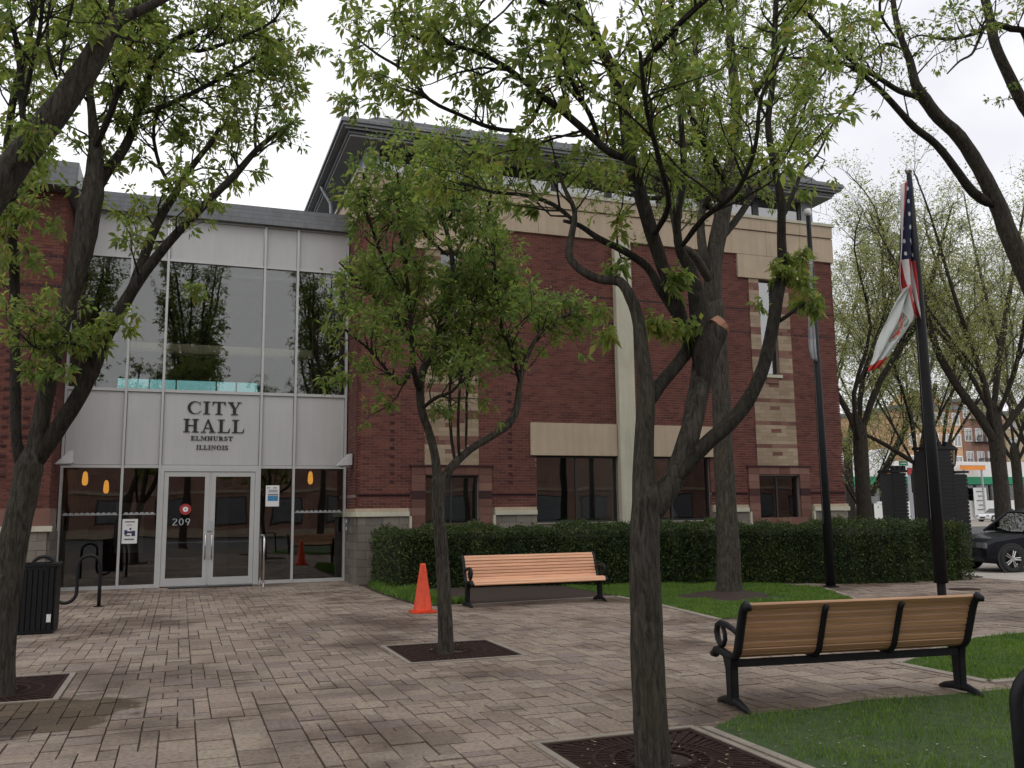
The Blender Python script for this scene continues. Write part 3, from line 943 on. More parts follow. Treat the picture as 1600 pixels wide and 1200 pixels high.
# main roof: two stepped fascias, soffit, low curb
mb = MB()
RX0, RX1, RY0, RY1 = 3.30, 18.22, 20.80, 29.9
mb.box(RX0, RX1, RY0, RY1, 11.06, 11.13, M['metal_roof'])
mb.box(RX0 + .05, RX1 - .05, RY0 + .05, RY1 - .05, 10.99, 11.057, M['metal_soffit'])
mb.box(RX0 + .02, RX1 - .02, RY0 + .02, RY1 - .02, 11.133, 11.18, M['metal_soffit'])
mb.box(RX0 + .22, RX1 - .22, RY0 + .22, RY1 - .22, 10.86, 10.987, M['metal_roof'])
mb.box(RX0 + .26, RX1 - .26, RY0 + .26, RY1 - .26, 10.80, 10.857, M['metal_soffit'])
mb.box(RX0 + .12, RX1 - .12, RY0 + .12, RY0 + .14, 10.93, 10.985, M['metal_soffit'])
mb.build('roof', None, hall)
mb = MB()
mb.prism([(RX0 + .4, 11.182), (RX1 - .4, 11.182), (RX1 - .9, 11.42), (RX0 + .9, 11.42)], 1, RY0 + .35, RY1 - .4, M['metal_roof'])
for i in range(44):
    x = RX0 + .95 + i * .3
    if x < RX1 - .95: mb.box(x, x + .03, RY0 + .33, RY1 - .45, 11.3, 11.45, M['metal_soffit'])
mb.build('roof_curb', None, hall)
mb = MB(); mb.tube([(3.45, 25.2, 10.98), (3.5, 25.2, 10.85), (3.72, 25.2, 10.5), (3.74, 25.2, 10.3), (3.74, 25.2, 9.3)], .05, 8); mb.build('downspout', M['metal_post'], hall, smooth=True)
# roof of the entrance bay and of the left wing
mb = MB()
def fascia(mb, x0, x1, yf, yb, z0, z1, steps=4, out=.12):
    h = (z1 - z0) / steps
    for i in range(steps):
        o_ = out * (1 - i / steps)
        mb.box(x0, x1, yf - out + i * .05, yb, z0 + i * h + (.006 if i else 0), z0 + (i + 1) * h - .006, M['metal_roof'])
        mb.box(x0 + .002, x1 - .002, yf - out + i * .05 + .02, yb, z0 + (i + 1) * h - .006, z0 + (i + 1) * h + .006, M['dark_frame'])
fascia(mb, -2.6, 3.82, YC - .1, YC + .15, 8.88, 9.38, 4)
mb.box(-2.6, 3.82, 25.2, 29, 8.88, 9.1, M['metal_roof'])  # roof stops short of the fascia: added skylight opening to brighten the upper interior
for i in range(6): mb.box(-2.6 + i * 1.27, -2.53 + i * 1.27, YC + .16, 25.2, 8.95, 9.1, M['metal_soffit'])  # bars across the added opening
mb.build('entrance_roof', None, hall)
mb = MB(); fascia(mb, -9, LX1 + .24, YF - .38, 29, 8.76, 9.36, 4)
mb.build('left_wing_roof', None, hall)

# windows in the brick
def window(x0, x1, z0, z1, splits, yf=YF, rec=.12, fr=.05, blind=None):
    mb = MB()
    y0, y1 = yf + rec, yf + rec + .06
    mb.box(x0, x0 + fr, y0, y1, z0, z1); mb.box(x1 - fr, x1, y0, y1, z0, z1)
    mb.box(x0 + fr, x1 - fr, y0, y1, z0, z0 + fr); mb.box(x0 + fr, x1 - fr, y0, y1, z1 - fr, z1)
    for s_ in splits: mb.box(s_ - fr / 2, s_ + fr / 2, y0 + .004, y1 - .004, z0 + fr, z1 - fr)
    w = mb.build('window', M['dark_frame'], hall)
    xs = [x0 + fr] + [v for s_ in splits for v in (s_ - fr / 2, s_ + fr / 2)] + [x1 - fr]
    for a, b in zip(xs[::2], xs[1::2]):
        mb = MB(); mb.box(a, b, y0 + .025, y0 + .033, z0 + fr, z1 - fr); mb.build('pane', M['glass'], w)
    mb = MB()
    mb.box(x0 - .02, x1 + .02, y1 + .25, y1 + .27, z0, z1, M['interior'])
    mb.box(x0 - .02, x0 - .001, y1, y1 + .25, z0, z1, M['interior']); mb.box(x1 + .001, x1 + .02, y1, y1 + .25, z0, z1, M['interior'])
    mb.box(x0, x1, y1, y1 + .25, z1 + .001, z1 + .02, M['interior']); mb.box(x0, x1, y1, y1 + .25, z0 - .02, z0 - .001, M['interior'])
    mb.build('window_recess', None, w)
    if blind:
        bb = MB()
        z = blind[2]
        while z < blind[3]:
            bb.box(blind[0], blind[1], y1 + .08, y1 + .085, z, z + .018); z += .025
        bb.build('blind', M['white_paint'], w)
    return w
window(*big1, [9.60], blind=(9.65, 10.70, 1.4, 3.0))
window(*big2, [12.40])
window(*bayL, [6.22]); window(*bayR, [15.77])
window(*slimL, [], fr=.045); 
w_ = window(*slimR, [], fr=.045)
for o_ in w_.children:
    if o_.name.startswith('pane'): o_.data.materials[0] = M['glass_sky']
for w_ in (slimL, slimR):
    mb = MB(); mb.box(w_[0] - .04, w_[1] + .04, YF - .09, YF + .1, 5.33, 5.415); mb.build('window_sill', M['cast_pale'], hall)
    mb = MB(); mb.box(w_[0] + .08, w_[1] - .08, YF - .055, YF, 5.17, 5.325); mb.build('sill_block', M['stone_pink'], hall)
for a, b in ((8.42, 10.73), (11.27, 13.58)):
    mb = MB(); mb.box(a, b, YF - .09, YF + .1, 1.335, 1.349); mb.build('window_sill', M['cast_pale'], hall)

# ---------------- entrance bay
XM = [-2.58, -1.31, -0.50, 1.77, 2.58, 3.84]
MW = .055
for i, x in enumerate(XM):
    mb = MB()
    z0 = 0.0
    mb.box(x - MW / 2, x + MW / 2, YC - .09, YC + .08, z0, 8.86)
    mb.build('mullion', M['alu'], hall)
cells = list(zip(XM[:-1], XM[1:]))
for a, b in cells:
    a += MW / 2; b -= MW / 2
    for z0, z1 in ((2.83, 4.56), (7.84, 8.84)):
        mb = MB(); mb.box(a + .008, b - .008, YC - .02, YC + .03, z0 + .008, z1 - .008); mb.build('white_panel', M['alu_panel'], hall, bevel=.004)
for a, b in cells:
    a += MW / 2 + .001; b -= MW / 2 + .001
    for z0, z1 in ((2.76, 2.83), (4.56, 4.63), (7.78, 7.84), (8.84, 8.88)) + (() if (a < 0 < b or a < 1 < b) else ((0.0, .08),)):
        mb = MB(); mb.box(a, b, YC - .06, YC + .05, z0, z1); mb.build('transom', M['alu'], hall)
for i, (a, b) in enumerate(cells):
    mb = MB(); mb.box(a + MW / 2, b - MW / 2, YC, YC + .012, 4.63, 7.78); mb.build('pane', M['glass'], hall)
    if i != 2:
        mb = MB(); mb.box(a + MW / 2, b - MW / 2, YC, YC + .012, .08, 2.76); mb.build('pane', M['glass'], hall)
# doors
mb = MB()
mb.box(-.472, -.40, YC - .10, YC + .08, 0, 2.76); mb.box(1.67, 1.742, YC - .10, YC + .08, 0, 2.76); mb.box(-.40, 1.67, YC - .10, YC + .08, 2.68, 2.76)
mb.box(.62, .66, YC - .07, YC + .05, 0.03, 2.68)
mb.build('door_frame', M['alu'], hall)
for a, b, sgn in ((-.395, .618, 1), (.662, 1.665, -1)):
    fr = .10
    mb = MB()
    mb.box(a, a + fr, YC - .08, YC - .03, .02, 2.67); mb.box(b - fr, b, YC - .08, YC - .03, .02, 2.67)
    mb.box(a + fr, b - fr, YC - .08, YC - .03, .02, .20); mb.box(a + fr, b - fr, YC - .08, YC - .03, 2.56, 2.67)
    d = mb.build('door', M['alu'], hall)
    mb = MB(); mb.box(a + fr, b - fr, YC - .06, YC - .05, .20, 2.56); mb.build('pane', M['glass'], d)
    mb = MB(); mb.box(a + fr, b - fr, YC - .045, YC - .02, 1.00, 1.035); mb.build('push_bar', M['steel'], d)
    hx = b - .05 if sgn > 0 else a + .05
    mb = MB(); mb.tube([(hx, YC - .08, .62), (hx, YC - .14, .64), (hx, YC - .14, 1.18), (hx, YC - .08, 1.20)], .015, 8); mb.build('handle', M['steel'], d, smooth=True)
mb = MB(); mb.box(.60, .72, YC - .115, YC - .082, 1.28, 1.52); mb.build('door_reader', M['metal_post'], hall)
# scalloped safety strip on the low glass
mb = MB()
for i, (a, b) in enumerate(cells):
    if i in (2, 3): continue
    n = int((b - a - .12) / .11)
    for k in range(n):
        cx = a + .09 + k * (b - a - .14) / n + .03
        arc = [(cx + .05 * math.cos(t), 1.70 + .035 * math.sin(t)) for t in [math.pi * q / 6 for q in range(7)]]
        mb.prism(arc, 1, YC - .006, YC - .003)
    mb.box(a + .05, b - .05, YC - .005, YC - .002, 1.675, 1.695)
mb.build('safety_strip', M['metal_post'], hall)

# interior of the bay
mb = MB()
mb.box(-2.55, 3.84, YC + .1, 30, -.02, .0, M['interior_floor'])
mb.box(-2.60, -2.55, YC + .1, 30, 0, 8.8, M['interior_red'])
mb.box(3.84, 3.9, YC + .1, 30, 0, 8.8, M['interior'])
mb.box(-2.55, 3.84, YC + .1, 30, 2.9, 4.5, M['interior'])
mb.box(-2.55, 3.84, 25.2, 31, 8.1, 8.2, M['interior'])  # ceiling set back too, so daylight from the added roof opening gets in
mb.box(-2.55, 3.84, 29.5, 29.6, 0, 2.9, M['interior_red'])
core_wall(mb, -2.55, 3.84, 4.5, 8.1, 29.5, 29.6, [(-1.95, 2.15, 5.42, 5.82)], M['interior'])  # strip opened in the rear wall to bring in bright sky
mb.build('interior', None, hall)
mb = MB(); mb.box(-1.95, 2.15, 29.55, 29.56, 5.42, 5.82); mb.build('pane', M['glass_teal'], hall)  # stands for the teal glass railing, bright from sky through the added opening
mb = MB()
for x in (-1.05, -.28, .9, 1.5): mb.box(x - .02, x + .02, 29.46, 29.5, 5.42, 5.82)
mb.build('rear_mullion', M['metal_roof'], hall)
bz = at(330, 546, 23.3).z
mb = MB(); mb.prism([(23.3, bz - .12), (23.34, bz - .05), (23.52, bz + .14), (23.6, bz - .12)], 0, -1.35, 3.2); mb.build('beam', M['beam'], hall)  # front face sloped upward to catch daylight from the added roof opening
mb = MB()
for r in range(18):
    for q in range(3):
        mb.box(3.05 + q * .22 + random.uniform(0, .01), 3.05 + q * .22 + .205, 23.25 - random.uniform(0, .02), 23.6, 4.5 + r * .12, 4.5 + r * .12 + .105)
mb.build('stone_pier', M['stone_beige'], hall)
mb = MB(); mb.box(-1.6, -.9, 26, 26.05, .7, 2.0); mb.box(.9, 1.3, 28, 28.4, 0, 2.2); mb.build('interior_board', M['metal_post'], hall)
mb = MB(); mb.box(-2.3, -1.9, 24.6, 25.0, 0, 1.2); mb.box(2.7, 3.3, 25.5, 26.2, 0, 1.1); mb.build('interior_cabinet', M['dark_frame'], hall)

# letters (serif capitals cut from thin plate)
def Rr(x0, y0, x1, y1): return [(x0, y0), (x1, y0), (x1, y1), (x0, y1)]
def arcband(cx, cy, rx, ry, icx, icy, irx, iry, a0, a1, n=18):
    out = []
    for i in range(n):
        t0 = R_(a0 + (a1 - a0) * i / n); t1 = R_(a0 + (a1 - a0) * (i + 1) / n)
        out.append([(cx + rx * math.cos(t0), cy + ry * math.sin(t0)), (cx + rx * math.cos(t1), cy + ry * math.sin(t1)),
                    (icx + irx * math.cos(t1), icy + iry * math.sin(t1)), (icx + irx * math.cos(t0), icy + iry * math.sin(t0))])
    return out
S = .055
GL = {
 'I': (.46, [Rr(.13, S, .33, 1 - S), Rr(0, 0, .46, S), Rr(0, 1 - S, .46, 1)]),
 'T': (.86, [Rr(.33, S, .53, .94), Rr(.2, 0, .66, S), Rr(0, .94, .86, 1), [(0, .94), (0, .70), (.03, .70), (.12, .94)], [(.86, .94), (.74, .94), (.83, .70), (.86, .70)]]),
 'Y': (.90, [[(.07, 1 - S), (.30, 1 - S), (.55, .46), (.35, .46)], [(.70, 1 - S), (.77, 1 - S), (.55, .46), (.49, .46)], Rr(.35, S, .55, .46), Rr(.22, 0, .68, S), Rr(0, 1 - S, .40, 1), Rr(.60, 1 - S, .90, 1)]),
 'H': (.98, [Rr(.12, S, .32, 1 - S), Rr(.66, S, .86, 1 - S), Rr(.32, .48, .66, .54), Rr(0, 0, .42, S), Rr(.56, 0, .98, S), Rr(0, 1 - S, .42, 1), Rr(.56, 1 - S, .98, 1)]),
 'A': (.96, [[(.14, S), (.20, S), (.46, .80), (.42, 1)], [(.42, 1), (.50, 1), (.88, S), (.64, S)], Rr(.27, .30, .62, .355), Rr(0, 0, .34, S), Rr(.55, 0, .96, S)]),
 'L': (.80, [Rr(.12, S, .32, 1 - S), Rr(0, 0, .76, S), Rr(0, 1 - S, .44, 1), [(.66, S), (.76, S), (.80, .32), (.77, .32)]]),
 'E': (.82, [Rr(.12, S, .32, 1 - S), Rr(0, 0, .76, S), Rr(0, 1 - S, .74, 1), Rr(.32, .48, .58, .535), [(.66, S), (.76, S), (.80, .30), (.77, .30)], [(.66, 1 - S), (.75, .72), (.78, .72), (.74, 1 - S)], Rr(.55, .40, .59, .62)]),
 'C': (.86, arcband(.46, .5, .46, .5, .53, .5, .34, .455, 42, 318) + [[(.78, .70), (.82, .70), (.82, .98), (.78, .92)], [(.78, .15), (.84, .20), (.86, .28), (.82, .26)]]),
 'O': (.96, arcband(.48, .5, .48, .5, .48, .5, .27, .455, 0, 360, 24)),
 'U': (.94, [Rr(.12, .30, .32, 1 - S), Rr(.72, .30, .78, 1 - S), Rr(0, 1 - S, .42, 1), Rr(.58, 1 - S, .92, 1)] + arcband(.45, .32, .33, .32, .52, .32, .20, .255, 180, 360, 12)),
 'M': (1.18, [Rr(.14, S, .20, .95), [(.20, 1 - S), (.40, 1 - S), (.64, .12), (.56, .12)], [(.60, .12), (.66, .22), (.92, 1 - S), (.84, 1 - S)], Rr(.84, S, 1.04, .94), Rr(0, 0, .36, S), Rr(.74, 0, 1.16, S), Rr(0, 1 - S, .38, 1), Rr(.86, 1 - S, 1.16, 1)]),
 'N': (1.0, [Rr(.14, S, .20, .95), Rr(.78, .05, .84, 1 - S), [(.20, 1 - S), (.34, 1 - S), (.84, .05), (.76, 0)], Rr(0, 0, .34, S), Rr(0, 1 - S, .3, 1), Rr(.64, 1 - S, .98, 1)]),
 'R': (.94, [Rr(.12, S, .32, 1 - S), Rr(0, 0, .44, S), Rr(0, 1 - S, .45, 1), Rr(.32, .47, .45, .525), [(.40, .47), (.60, .47), (.90, S), (.68, S)], Rr(.66, 0, .95, S)] + arcband(.45, .735, .34, .265, .45, .735, .14, .21, -90, 90, 12)),
 'S': (.70, arcband(.34, .735, .32, .265, .37, .735, .19, .215, 35, 235, 12) + [[(.12, .58), (.26, .56), (.62, .38), (.50, .46)][:3] + [(.52, .28)]] + arcband(.34, .27, .34, .27, .31, .27, .18, .215, -145, 52, 12) + [Rr(.58, .74, .62, .98), Rr(.03, .02, .07, .28)]),
 '2': (.6, arcband(.28, .72, .27, .27, .28, .72, .16, .19, -20, 170, 10) + [[(.42, .68), (.54, .64), (.16, .10), (.02, .10)], Rr(.02, 0, .58, .10)]),
 '0': (.6, arcband(.29, .5, .28, .5, .29, .5, .15, .40, 0, 360, 20)),
 '9': (.6, arcband(.29, .68, .28, .31, .29, .68, .15, .21, 0, 360, 18) + [[(.44, .60), (.57, .66), (.36, 0), (.20, .02)]]),
}
def text(word, x0, x1, z0, z1, y, mat, parent, name='letter', gap=.14, thick=.02):
    tot = sum(GL[c][0] for c in word) + gap * (len(word) - 1)
    sx = (x1 - x0) / tot; h = z1 - z0; px_ = x0
    for c in word:
        w, polys = GL[c]
        mb = MB()
        for i, p in enumerate(polys):
            mb.prism([(px_ + u * sx, z0 + v * h) for u, v in p], 1, y - thick - (i % 7) * .0004, y)
        mb.build(name, mat, parent)
        px_ += (w + gap) * sx
text('CITY', .06, 1.30, 4.06, 4.37, YC - .022, M['letter'], hall)
text('HALL', -.02, 1.38, 3.62, 3.94, YC - .022, M['letter'], hall)
text('ELMHURST', .16, 1.12, 3.43, 3.53, YC - .022, M['letter'], hall, gap=.12)
text('ILLINOIS', .29, 1.02, 3.21, 3.31, YC - .022, M['letter'], hall, gap=.12)
text('209', -.18, .22, 1.42, 1.58, YC - .062, M['metal_post'], hall, 'door_number', thick=.004)

# notices on the glass
def poster(x0, x1, z0, z1, y, label, prints, cat='notice'):
    t = thing('notice', label, cat, ((x0 + x1) / 2, y, z0))
    mb = MB(); mb.box(x0, x1, -.004, 0, 0, z1 - z0); o = mb.build('paper', M['paper'], t); o.location = (-(x0 + x1) / 2, 0, 0)
    for (a, b, c, d, m_) in prints:
        mb = MB(); mb.box(a - (x0 + x1) / 2, b - (x0 + x1) / 2, -.006, -.0045, c - z0, d - z0); mb.build('print', m_, t)
    return t
def R3(x0, z0, w, h, l): 
    out = []
    for (a, b, c, d, m_) in l: out.append((x0 + a * w, x0 + b * w, z0 + c * h, z0 + d * h, m_))
    return out
dp = M['ink_navy']; gp = M['metal_roof']
poster(-1.26, -.93, 1.02, 1.58, YC - .012, 'white notice with navy drawing on the glass left of the doors',
       R3(-1.26, 1.02, .33, .56, [(.18, .82, .86, .91, gp), (.3, .62, .74, .77, gp), (.15, .34, .36, .55, dp), (.34, .62, .42, .50, dp), (.62, .86, .30, .52, dp), (.48, .60, .55, .64, dp), (.2, .55, .30, .345, dp), (.15, .80, .14, .20, gp)]))
poster(1.93, 2.25, 1.84, 2.35, YC - .012, 'white poster with a blue band on the glass right of the doors',
       R3(1.93, 1.84, .32, .51, [(.1, .3, .86, .90, gp), (.55, .8, .86, .90, gp), (.2, .88, .66, .80, M['metal_post']), (.15, .92, .26, .50, M['ink_blue']), (.15, .92, .52, .60, M['metal_soffit'])]))
t = thing('window_sticker', 'small round red and white sticker on the left door glass', 'sticker', (.10, YC - .064, 1.79))
mb = MB(); mb.prism([(.13 * math.cos(a), .13 * math.sin(a)) for a in [2 * math.pi * i / 20 for i in range(20)]], 1, -.002, 0); mb.build('disc', M['ink_red'], t)
mb = MB(); mb.prism([(.062 * math.cos(a), .062 * math.sin(a)) for a in [2 * math.pi * i / 14 for i in range(14)]], 1, -.004, -.0025); mb.build('centre', M['paper'], t)
mb = MB(); mb.box(-.014, .014, -.006, -.0045, -.014, .014); mb.build('mark', M['ink_navy'], t)
# pendants
for (px, py, Y, lb) in ((133, 747, 24.3, 'larger amber pendant lamp behind the left lobby glass'), (166, 760, 25.6, 'smaller amber pendant lamp deeper in the lobby on the left'), (485, 746, 24.4, 'amber pendant lamp behind the right lobby glass')):
    p = at(px, py, Y)
    t = thing('pendant_lamp', lb, 'lamp', p, group='amber pendant lamps in the lobby')
    mb = MB(); mb.lathe([(.02, .16), (.05, .12), (.065, 0), (.07, -.1), (.05, -.16), (.02, -.18)], 12); mb.build('lamp_shade', M['amber_lit'], t, smooth=True)
    mb = MB(); mb.tube([(0, 0, .16), (0, 0, 2.88 - p.z)], .006, 5); mb.build('cord', M['black_paint'], t)
# door mat, railing, wedges, intercom
mb = MB(); mb.box(-.2, 1.62, YC - .62, YC - .14, 0.006, .026); tag(mb.build('door_mat', M['dark_frame']), 'dark rubber mat lying in front of the double doors', 'mat')
t = thing('handrail', 'short stainless steel hoop rail right of the entrance doors', 'rail', (1.80, 21.4, 0))
mb = MB(); mb.tube([(0, 0, 0), (0, 0, 1.05), (0, .05, 1.13), (0, .14, 1.17), (0, .75, 1.17), (0, .84, 1.13), (0, .89, 1.05), (0, .89, 0)], .024, 10); mb.build('rail', M['steel'], t, smooth=True)
for y in (0, .89):
    mb = MB(); mb.lathe([(.06, 0.004), (.06, .015), (.03, .02)], 14, (0, y)); mb.build('base_plate', M['steel'], t)
mb = MB(); mb.box(-.07, -.03, .55, .67, .78, 1.10); mb.build('push_plate', M['metal_roof'], t)
def wedge(x, label):
    t = thing('wall_light', label, 'wall light', (x, 21.9, 2.78), group='wedge shaped wall lights beside the entrance')
    mb = MB(); mb.prism([(-.22, 0), (.16, .02), (.16, .30), (.08, .30)], 1, 0, .3); mb.build('housing', M['alu'], t, bevel=.01)
    mb = MB(); mb.box(-.1, .1, .05, .25, -.02, 0); mb.build('lens', M['metal_post'], t)
wedge(3.70, 'white wedge light at the right top corner of the entrance doors bay')
wedge(-2.42, 'grey wedge light at the left end of the glazed entrance')
t = thing('intercom', 'small grey intercom box on the stone return right of the entrance', 'intercom', (3.80, 22.2, 1.2))
mb = MB(); mb.box(0, .06, 0, .16, 0, .34); mb.build('housing', M['metal_roof'], t, bevel=.008)
mb = MB(); mb.box(-.01, 0, .04, .12, .22, .30); mb.box(-.01, 0, .04, .12, .05, .12); mb.build('button', M['white_paint'], t)

# ================================================================== HEDGE
hp = [(4.35, 20.35), (6.0, 20.3), (8.6, 19.55), (11.0, 18.9), (13.0, 17.75), (14.6, 16.95), (16.7, 16.8)]
hedge = thing('hedge', 'long clipped dark green hedge running in front of the brick wall', 'hedge', (10, 18.5, 0))
HW, HH = .95, 1.27
def hedge_pt(s_, ang_r):
    pass
_hp = [Vector((*p, 0)) for p in hp]
_c, _ = catmull(_hp, [1] * len(_hp), 5)
hp = [(v.x, v.y) for v in _c]
def hn(i):
    a = Vector((*hp[max(i - 1, 0)], 0)); b = Vector((*hp[min(i + 1, len(hp) - 1)], 0)); d = (b - a).normalized()
    return Vector((-d.y, d.x, 0))
HN = [hn(i) for i in range(len(hp))]
segs = []
for (a, b) in zip(hp[:-1], hp[1:]):
    A = Vector((*a, 0)); B = Vector((*b, 0)); segs.append((A, B, (B - A).length))
mb = MB()
ring = []
for i, p in enumerate(hp):
    a = Vector((*hp[max(i - 1, 0)], 0)); b = Vector((*hp[min(i + 1, len(hp) - 1)], 0)); d = (b - a).normalized(); s_ = Vector((-d.y, d.x, 0))
    P = Vector((*p, 0)) - Vector((10, 18.5, 0))
    w = HW - .16
    if i == 0: P = P + d * .15
    if i == len(hp) - 1: P = P - d * .1
    for (u, z) in ((-w, 0), (-w, HH - .22), (-w + .2, HH - .12), (w - .2, HH - .12), (w, HH - .22), (w, 0)):
        q = P + s_ * u; ring.append((q.x, q.y, z))
n = len(hp)
fs = [tuple(range(5, -1, -1)), tuple((n - 1) * 6 + j for j in range(6))]
for i in range(n - 1):
    for j in range(5): fs.append((i * 6 + j, i * 6 + j + 1, i * 6 + j + 7, i * 6 + j + 6))
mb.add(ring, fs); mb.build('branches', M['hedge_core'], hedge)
def leafset(C, D, size, k, spread, droop=0.35, aspect=0.42):
    """C,D (n,3): k leaves around every centre"""
    n = len(C)
    C = np.repeat(C, k, 0); D = np.repeat(D, k, 0); m = n * k
    rnd = RS.normal(size=(m, 3)); rnd /= np.linalg.norm(rnd, axis=1)[:, None] + 1e-9
    ax = rnd * 0.9 + D * 0.7; ax[:, 2] -= droop
    ax /= np.linalg.norm(ax, axis=1)[:, None] + 1e-9
    base = C + ax * (RS.uniform(0, spread, m)[:, None]) + RS.normal(size=(m, 3)) * spread * .25
    l = size * RS.uniform(.4, 1.0, m) * np.repeat(RS.uniform(.7, 1.5, n), k)
    r2 = RS.normal(size=(m, 3)); w = np.cross(ax, r2); w /= np.linalg.norm(w, axis=1)[:, None] + 1e-9
    nrm = np.cross(ax, w)
    w = w * (l * aspect * .5)[:, None]
    tip = base + ax * l[:, None]; tip[:, 2] -= l * .18
    mid = base + ax * (l * .42)[:, None]
    fold = nrm * (l * .07)[:, None]
    V = np.stack([base, mid + w + fold, tip, mid - w + fold], 1).reshape(-1, 3)
    b = np.arange(m) * 4
    F = np.concatenate([np.stack([b, b + 1, b + 2], 1), np.stack([b, b + 2, b + 3], 1)], 0)
    return V, F
tot = sum(s_[2] for s_ in segs)
NH = 36000
C = []; D = []
for _ in range(NH):
    r = random.random() * tot
    for si, (A, B, L) in enumerate(segs):
        if r < L: break
        r -= L
    d = (B - A) / L; P = A + d * r; s_ = HN[si].lerp(HN[si + 1], min(1, r / L)).normalized()
    wv = .09 * math.sin(P.x * 2.3) + .07 * math.sin(P.x * 5.9 + 1) + .05 * math.sin(P.x * 13.0)
    q = random.random()
    _z = random.random() * HH; _h = math.sin(P.x * 3.7 + _z * 5) * math.sin(P.x * 9.1 - _z * 7)
    if _h > .7 and random.random() < .55 and q < .52: continue
    if random.random() < .04: wv += random.uniform(.03, .13)
    if q < .52: C.append(P - s_ * (HW + wv * .8 + random.uniform(-.12, .03)) + Vector((0, 0, max(.02, min(_z, HH - .05))))); D.append(-s_)
    elif q < .90:
        u = random.uniform(-HW, HW); e = max(0, abs(u) - HW + .25)
        C.append(P + s_ * u + Vector((0, 0, HH + wv * .6 - e * .45 + random.uniform(-.09, .02) + (random.uniform(0, .1) if random.random() < .05 else 0)))); D.append(Vector((0, 0, 1)))
    elif q < .95: C.append(P + s_ * (HW + random.uniform(-.1, .0)) + Vector((0, 0, random.uniform(.6, HH)))); D.append(s_)
    else:
        e = random.random() < .5
        P = (segs[0][0] if e else segs[-1][1]); d = ((segs[0][1] - segs[0][0]) if e else (segs[-1][0] - segs[-1][1])).normalized(); s_ = Vector((-d.y, d.x, 0))
        C.append(P - d * random.uniform(-.02, .12) + s_ * random.uniform(-HW, HW) + Vector((0, 0, random.uniform(.02, HH)))); D.append(-d)
C = np.array([tuple(c) for c in C]) - np.array([10, 18.5, 0]); D = np.array([tuple(d) for d in D])
V, F = leafset(C, D, .052, 4, .04, droop=-.1, aspect=.6)
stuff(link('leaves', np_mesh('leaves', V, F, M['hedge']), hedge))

# ================================================================== TREE GRATES
def grate(x0, x1, y0, y1, label, tr):
    cx, cy = (x0 + x1) / 2, (y0 + y1) / 2
    t = thing('tree_grate', label, 'tree grate', (cx, cy, 0), group='square iron grates round the tree trunks')
    w, h = (x1 - x0) / 2, (y1 - y0) / 2
    mb = MB(); mb.box(-w, w, -h, h, -.021, -.0165); mb.build('soil_pit', M['soil'], t)
    mb = MB(); e = .05
    mb.box(-w - e, w + e, -h - e, -h, -.05, .008); mb.box(-w - e, w + e, h, h + e, -.05, .008); mb.box(-w - e, -w, -h, h, -.05, .008); mb.box(w, w + e, -h, h, -.05, .008)
    mb.build('stone_edge', M['concrete'], t)
    mb = MB(); f_ = .045
    mb.box(-w, w, -h, -h + f_, -.03, 0); mb.box(-w, w, h - f_, h, -.03, 0); mb.box(-w, -w + f_, -h + f_, h - f_, -.03, 0); mb.box(w - f_, w, -h + f_, h - f_, -.03, 0)
    mb.build('frame', M['grate'], t)
    rings = [tr + .03, tr + .14, tr + .26, tr + .40]
    mb = MB()
    for rr in rings:
        if rr > min(w, h) - .05: continue
        nseg = 32
        for i in range(nseg):
            a0, a1 = 2 * math.pi * i / nseg, 2 * math.pi * (i + 1) / nseg
            ps = [(math.cos(a0) * rr, math.sin(a0) * rr), (math.cos(a1) * rr, math.sin(a1) * rr), (math.cos(a1) * (rr + .03), math.sin(a1) * (rr + .03)), (math.cos(a0) * (rr + .03), math.sin(a0) * (rr + .03))]
            mb.prism(ps, 2, -.03, -.001)
    mb.build('ring', M['grate'], t)
    nb = 64
    bm_ = MB()
    for i in range(nb):
        a = 2 * math.pi * (i + .5) / nb
        c_, s_ = math.cos(a), math.sin(a)
        ra = rings[0] + .03 if i % 2 == 0 else rings[1] + .03
        rb = min((w - f_) / max(abs(c_), 1e-6), (h - f_) / max(abs(s_), 1e-6))
        tx, ty = -s_ * .0085, c_ * .0085
        k = 1.0 + (rb / ra - 1) * .5
        ps = [(c_ * ra - tx, s_ * ra - ty), (c_ * rb - tx * k * 1.4, s_ * rb - ty * k * 1.4), (c_ * rb + tx * k * 1.4, s_ * rb + ty * k * 1.4), (c_ * ra + tx, s_ * ra + ty)]
        bm_.prism(ps, 2, -.028, -.004)
    stuff(bm_.build('bars', M['grate'], t))
    return t
grate(*GRATES[0], 'square iron tree grate round the slim tree in front of the cone', .13)
grate(*GRATES[1], 'square iron tree grate round the foreground tree at the bottom edge', .17)
grate(*GRATES[2], 'square tree pit grate round the left foreground tree', .2)

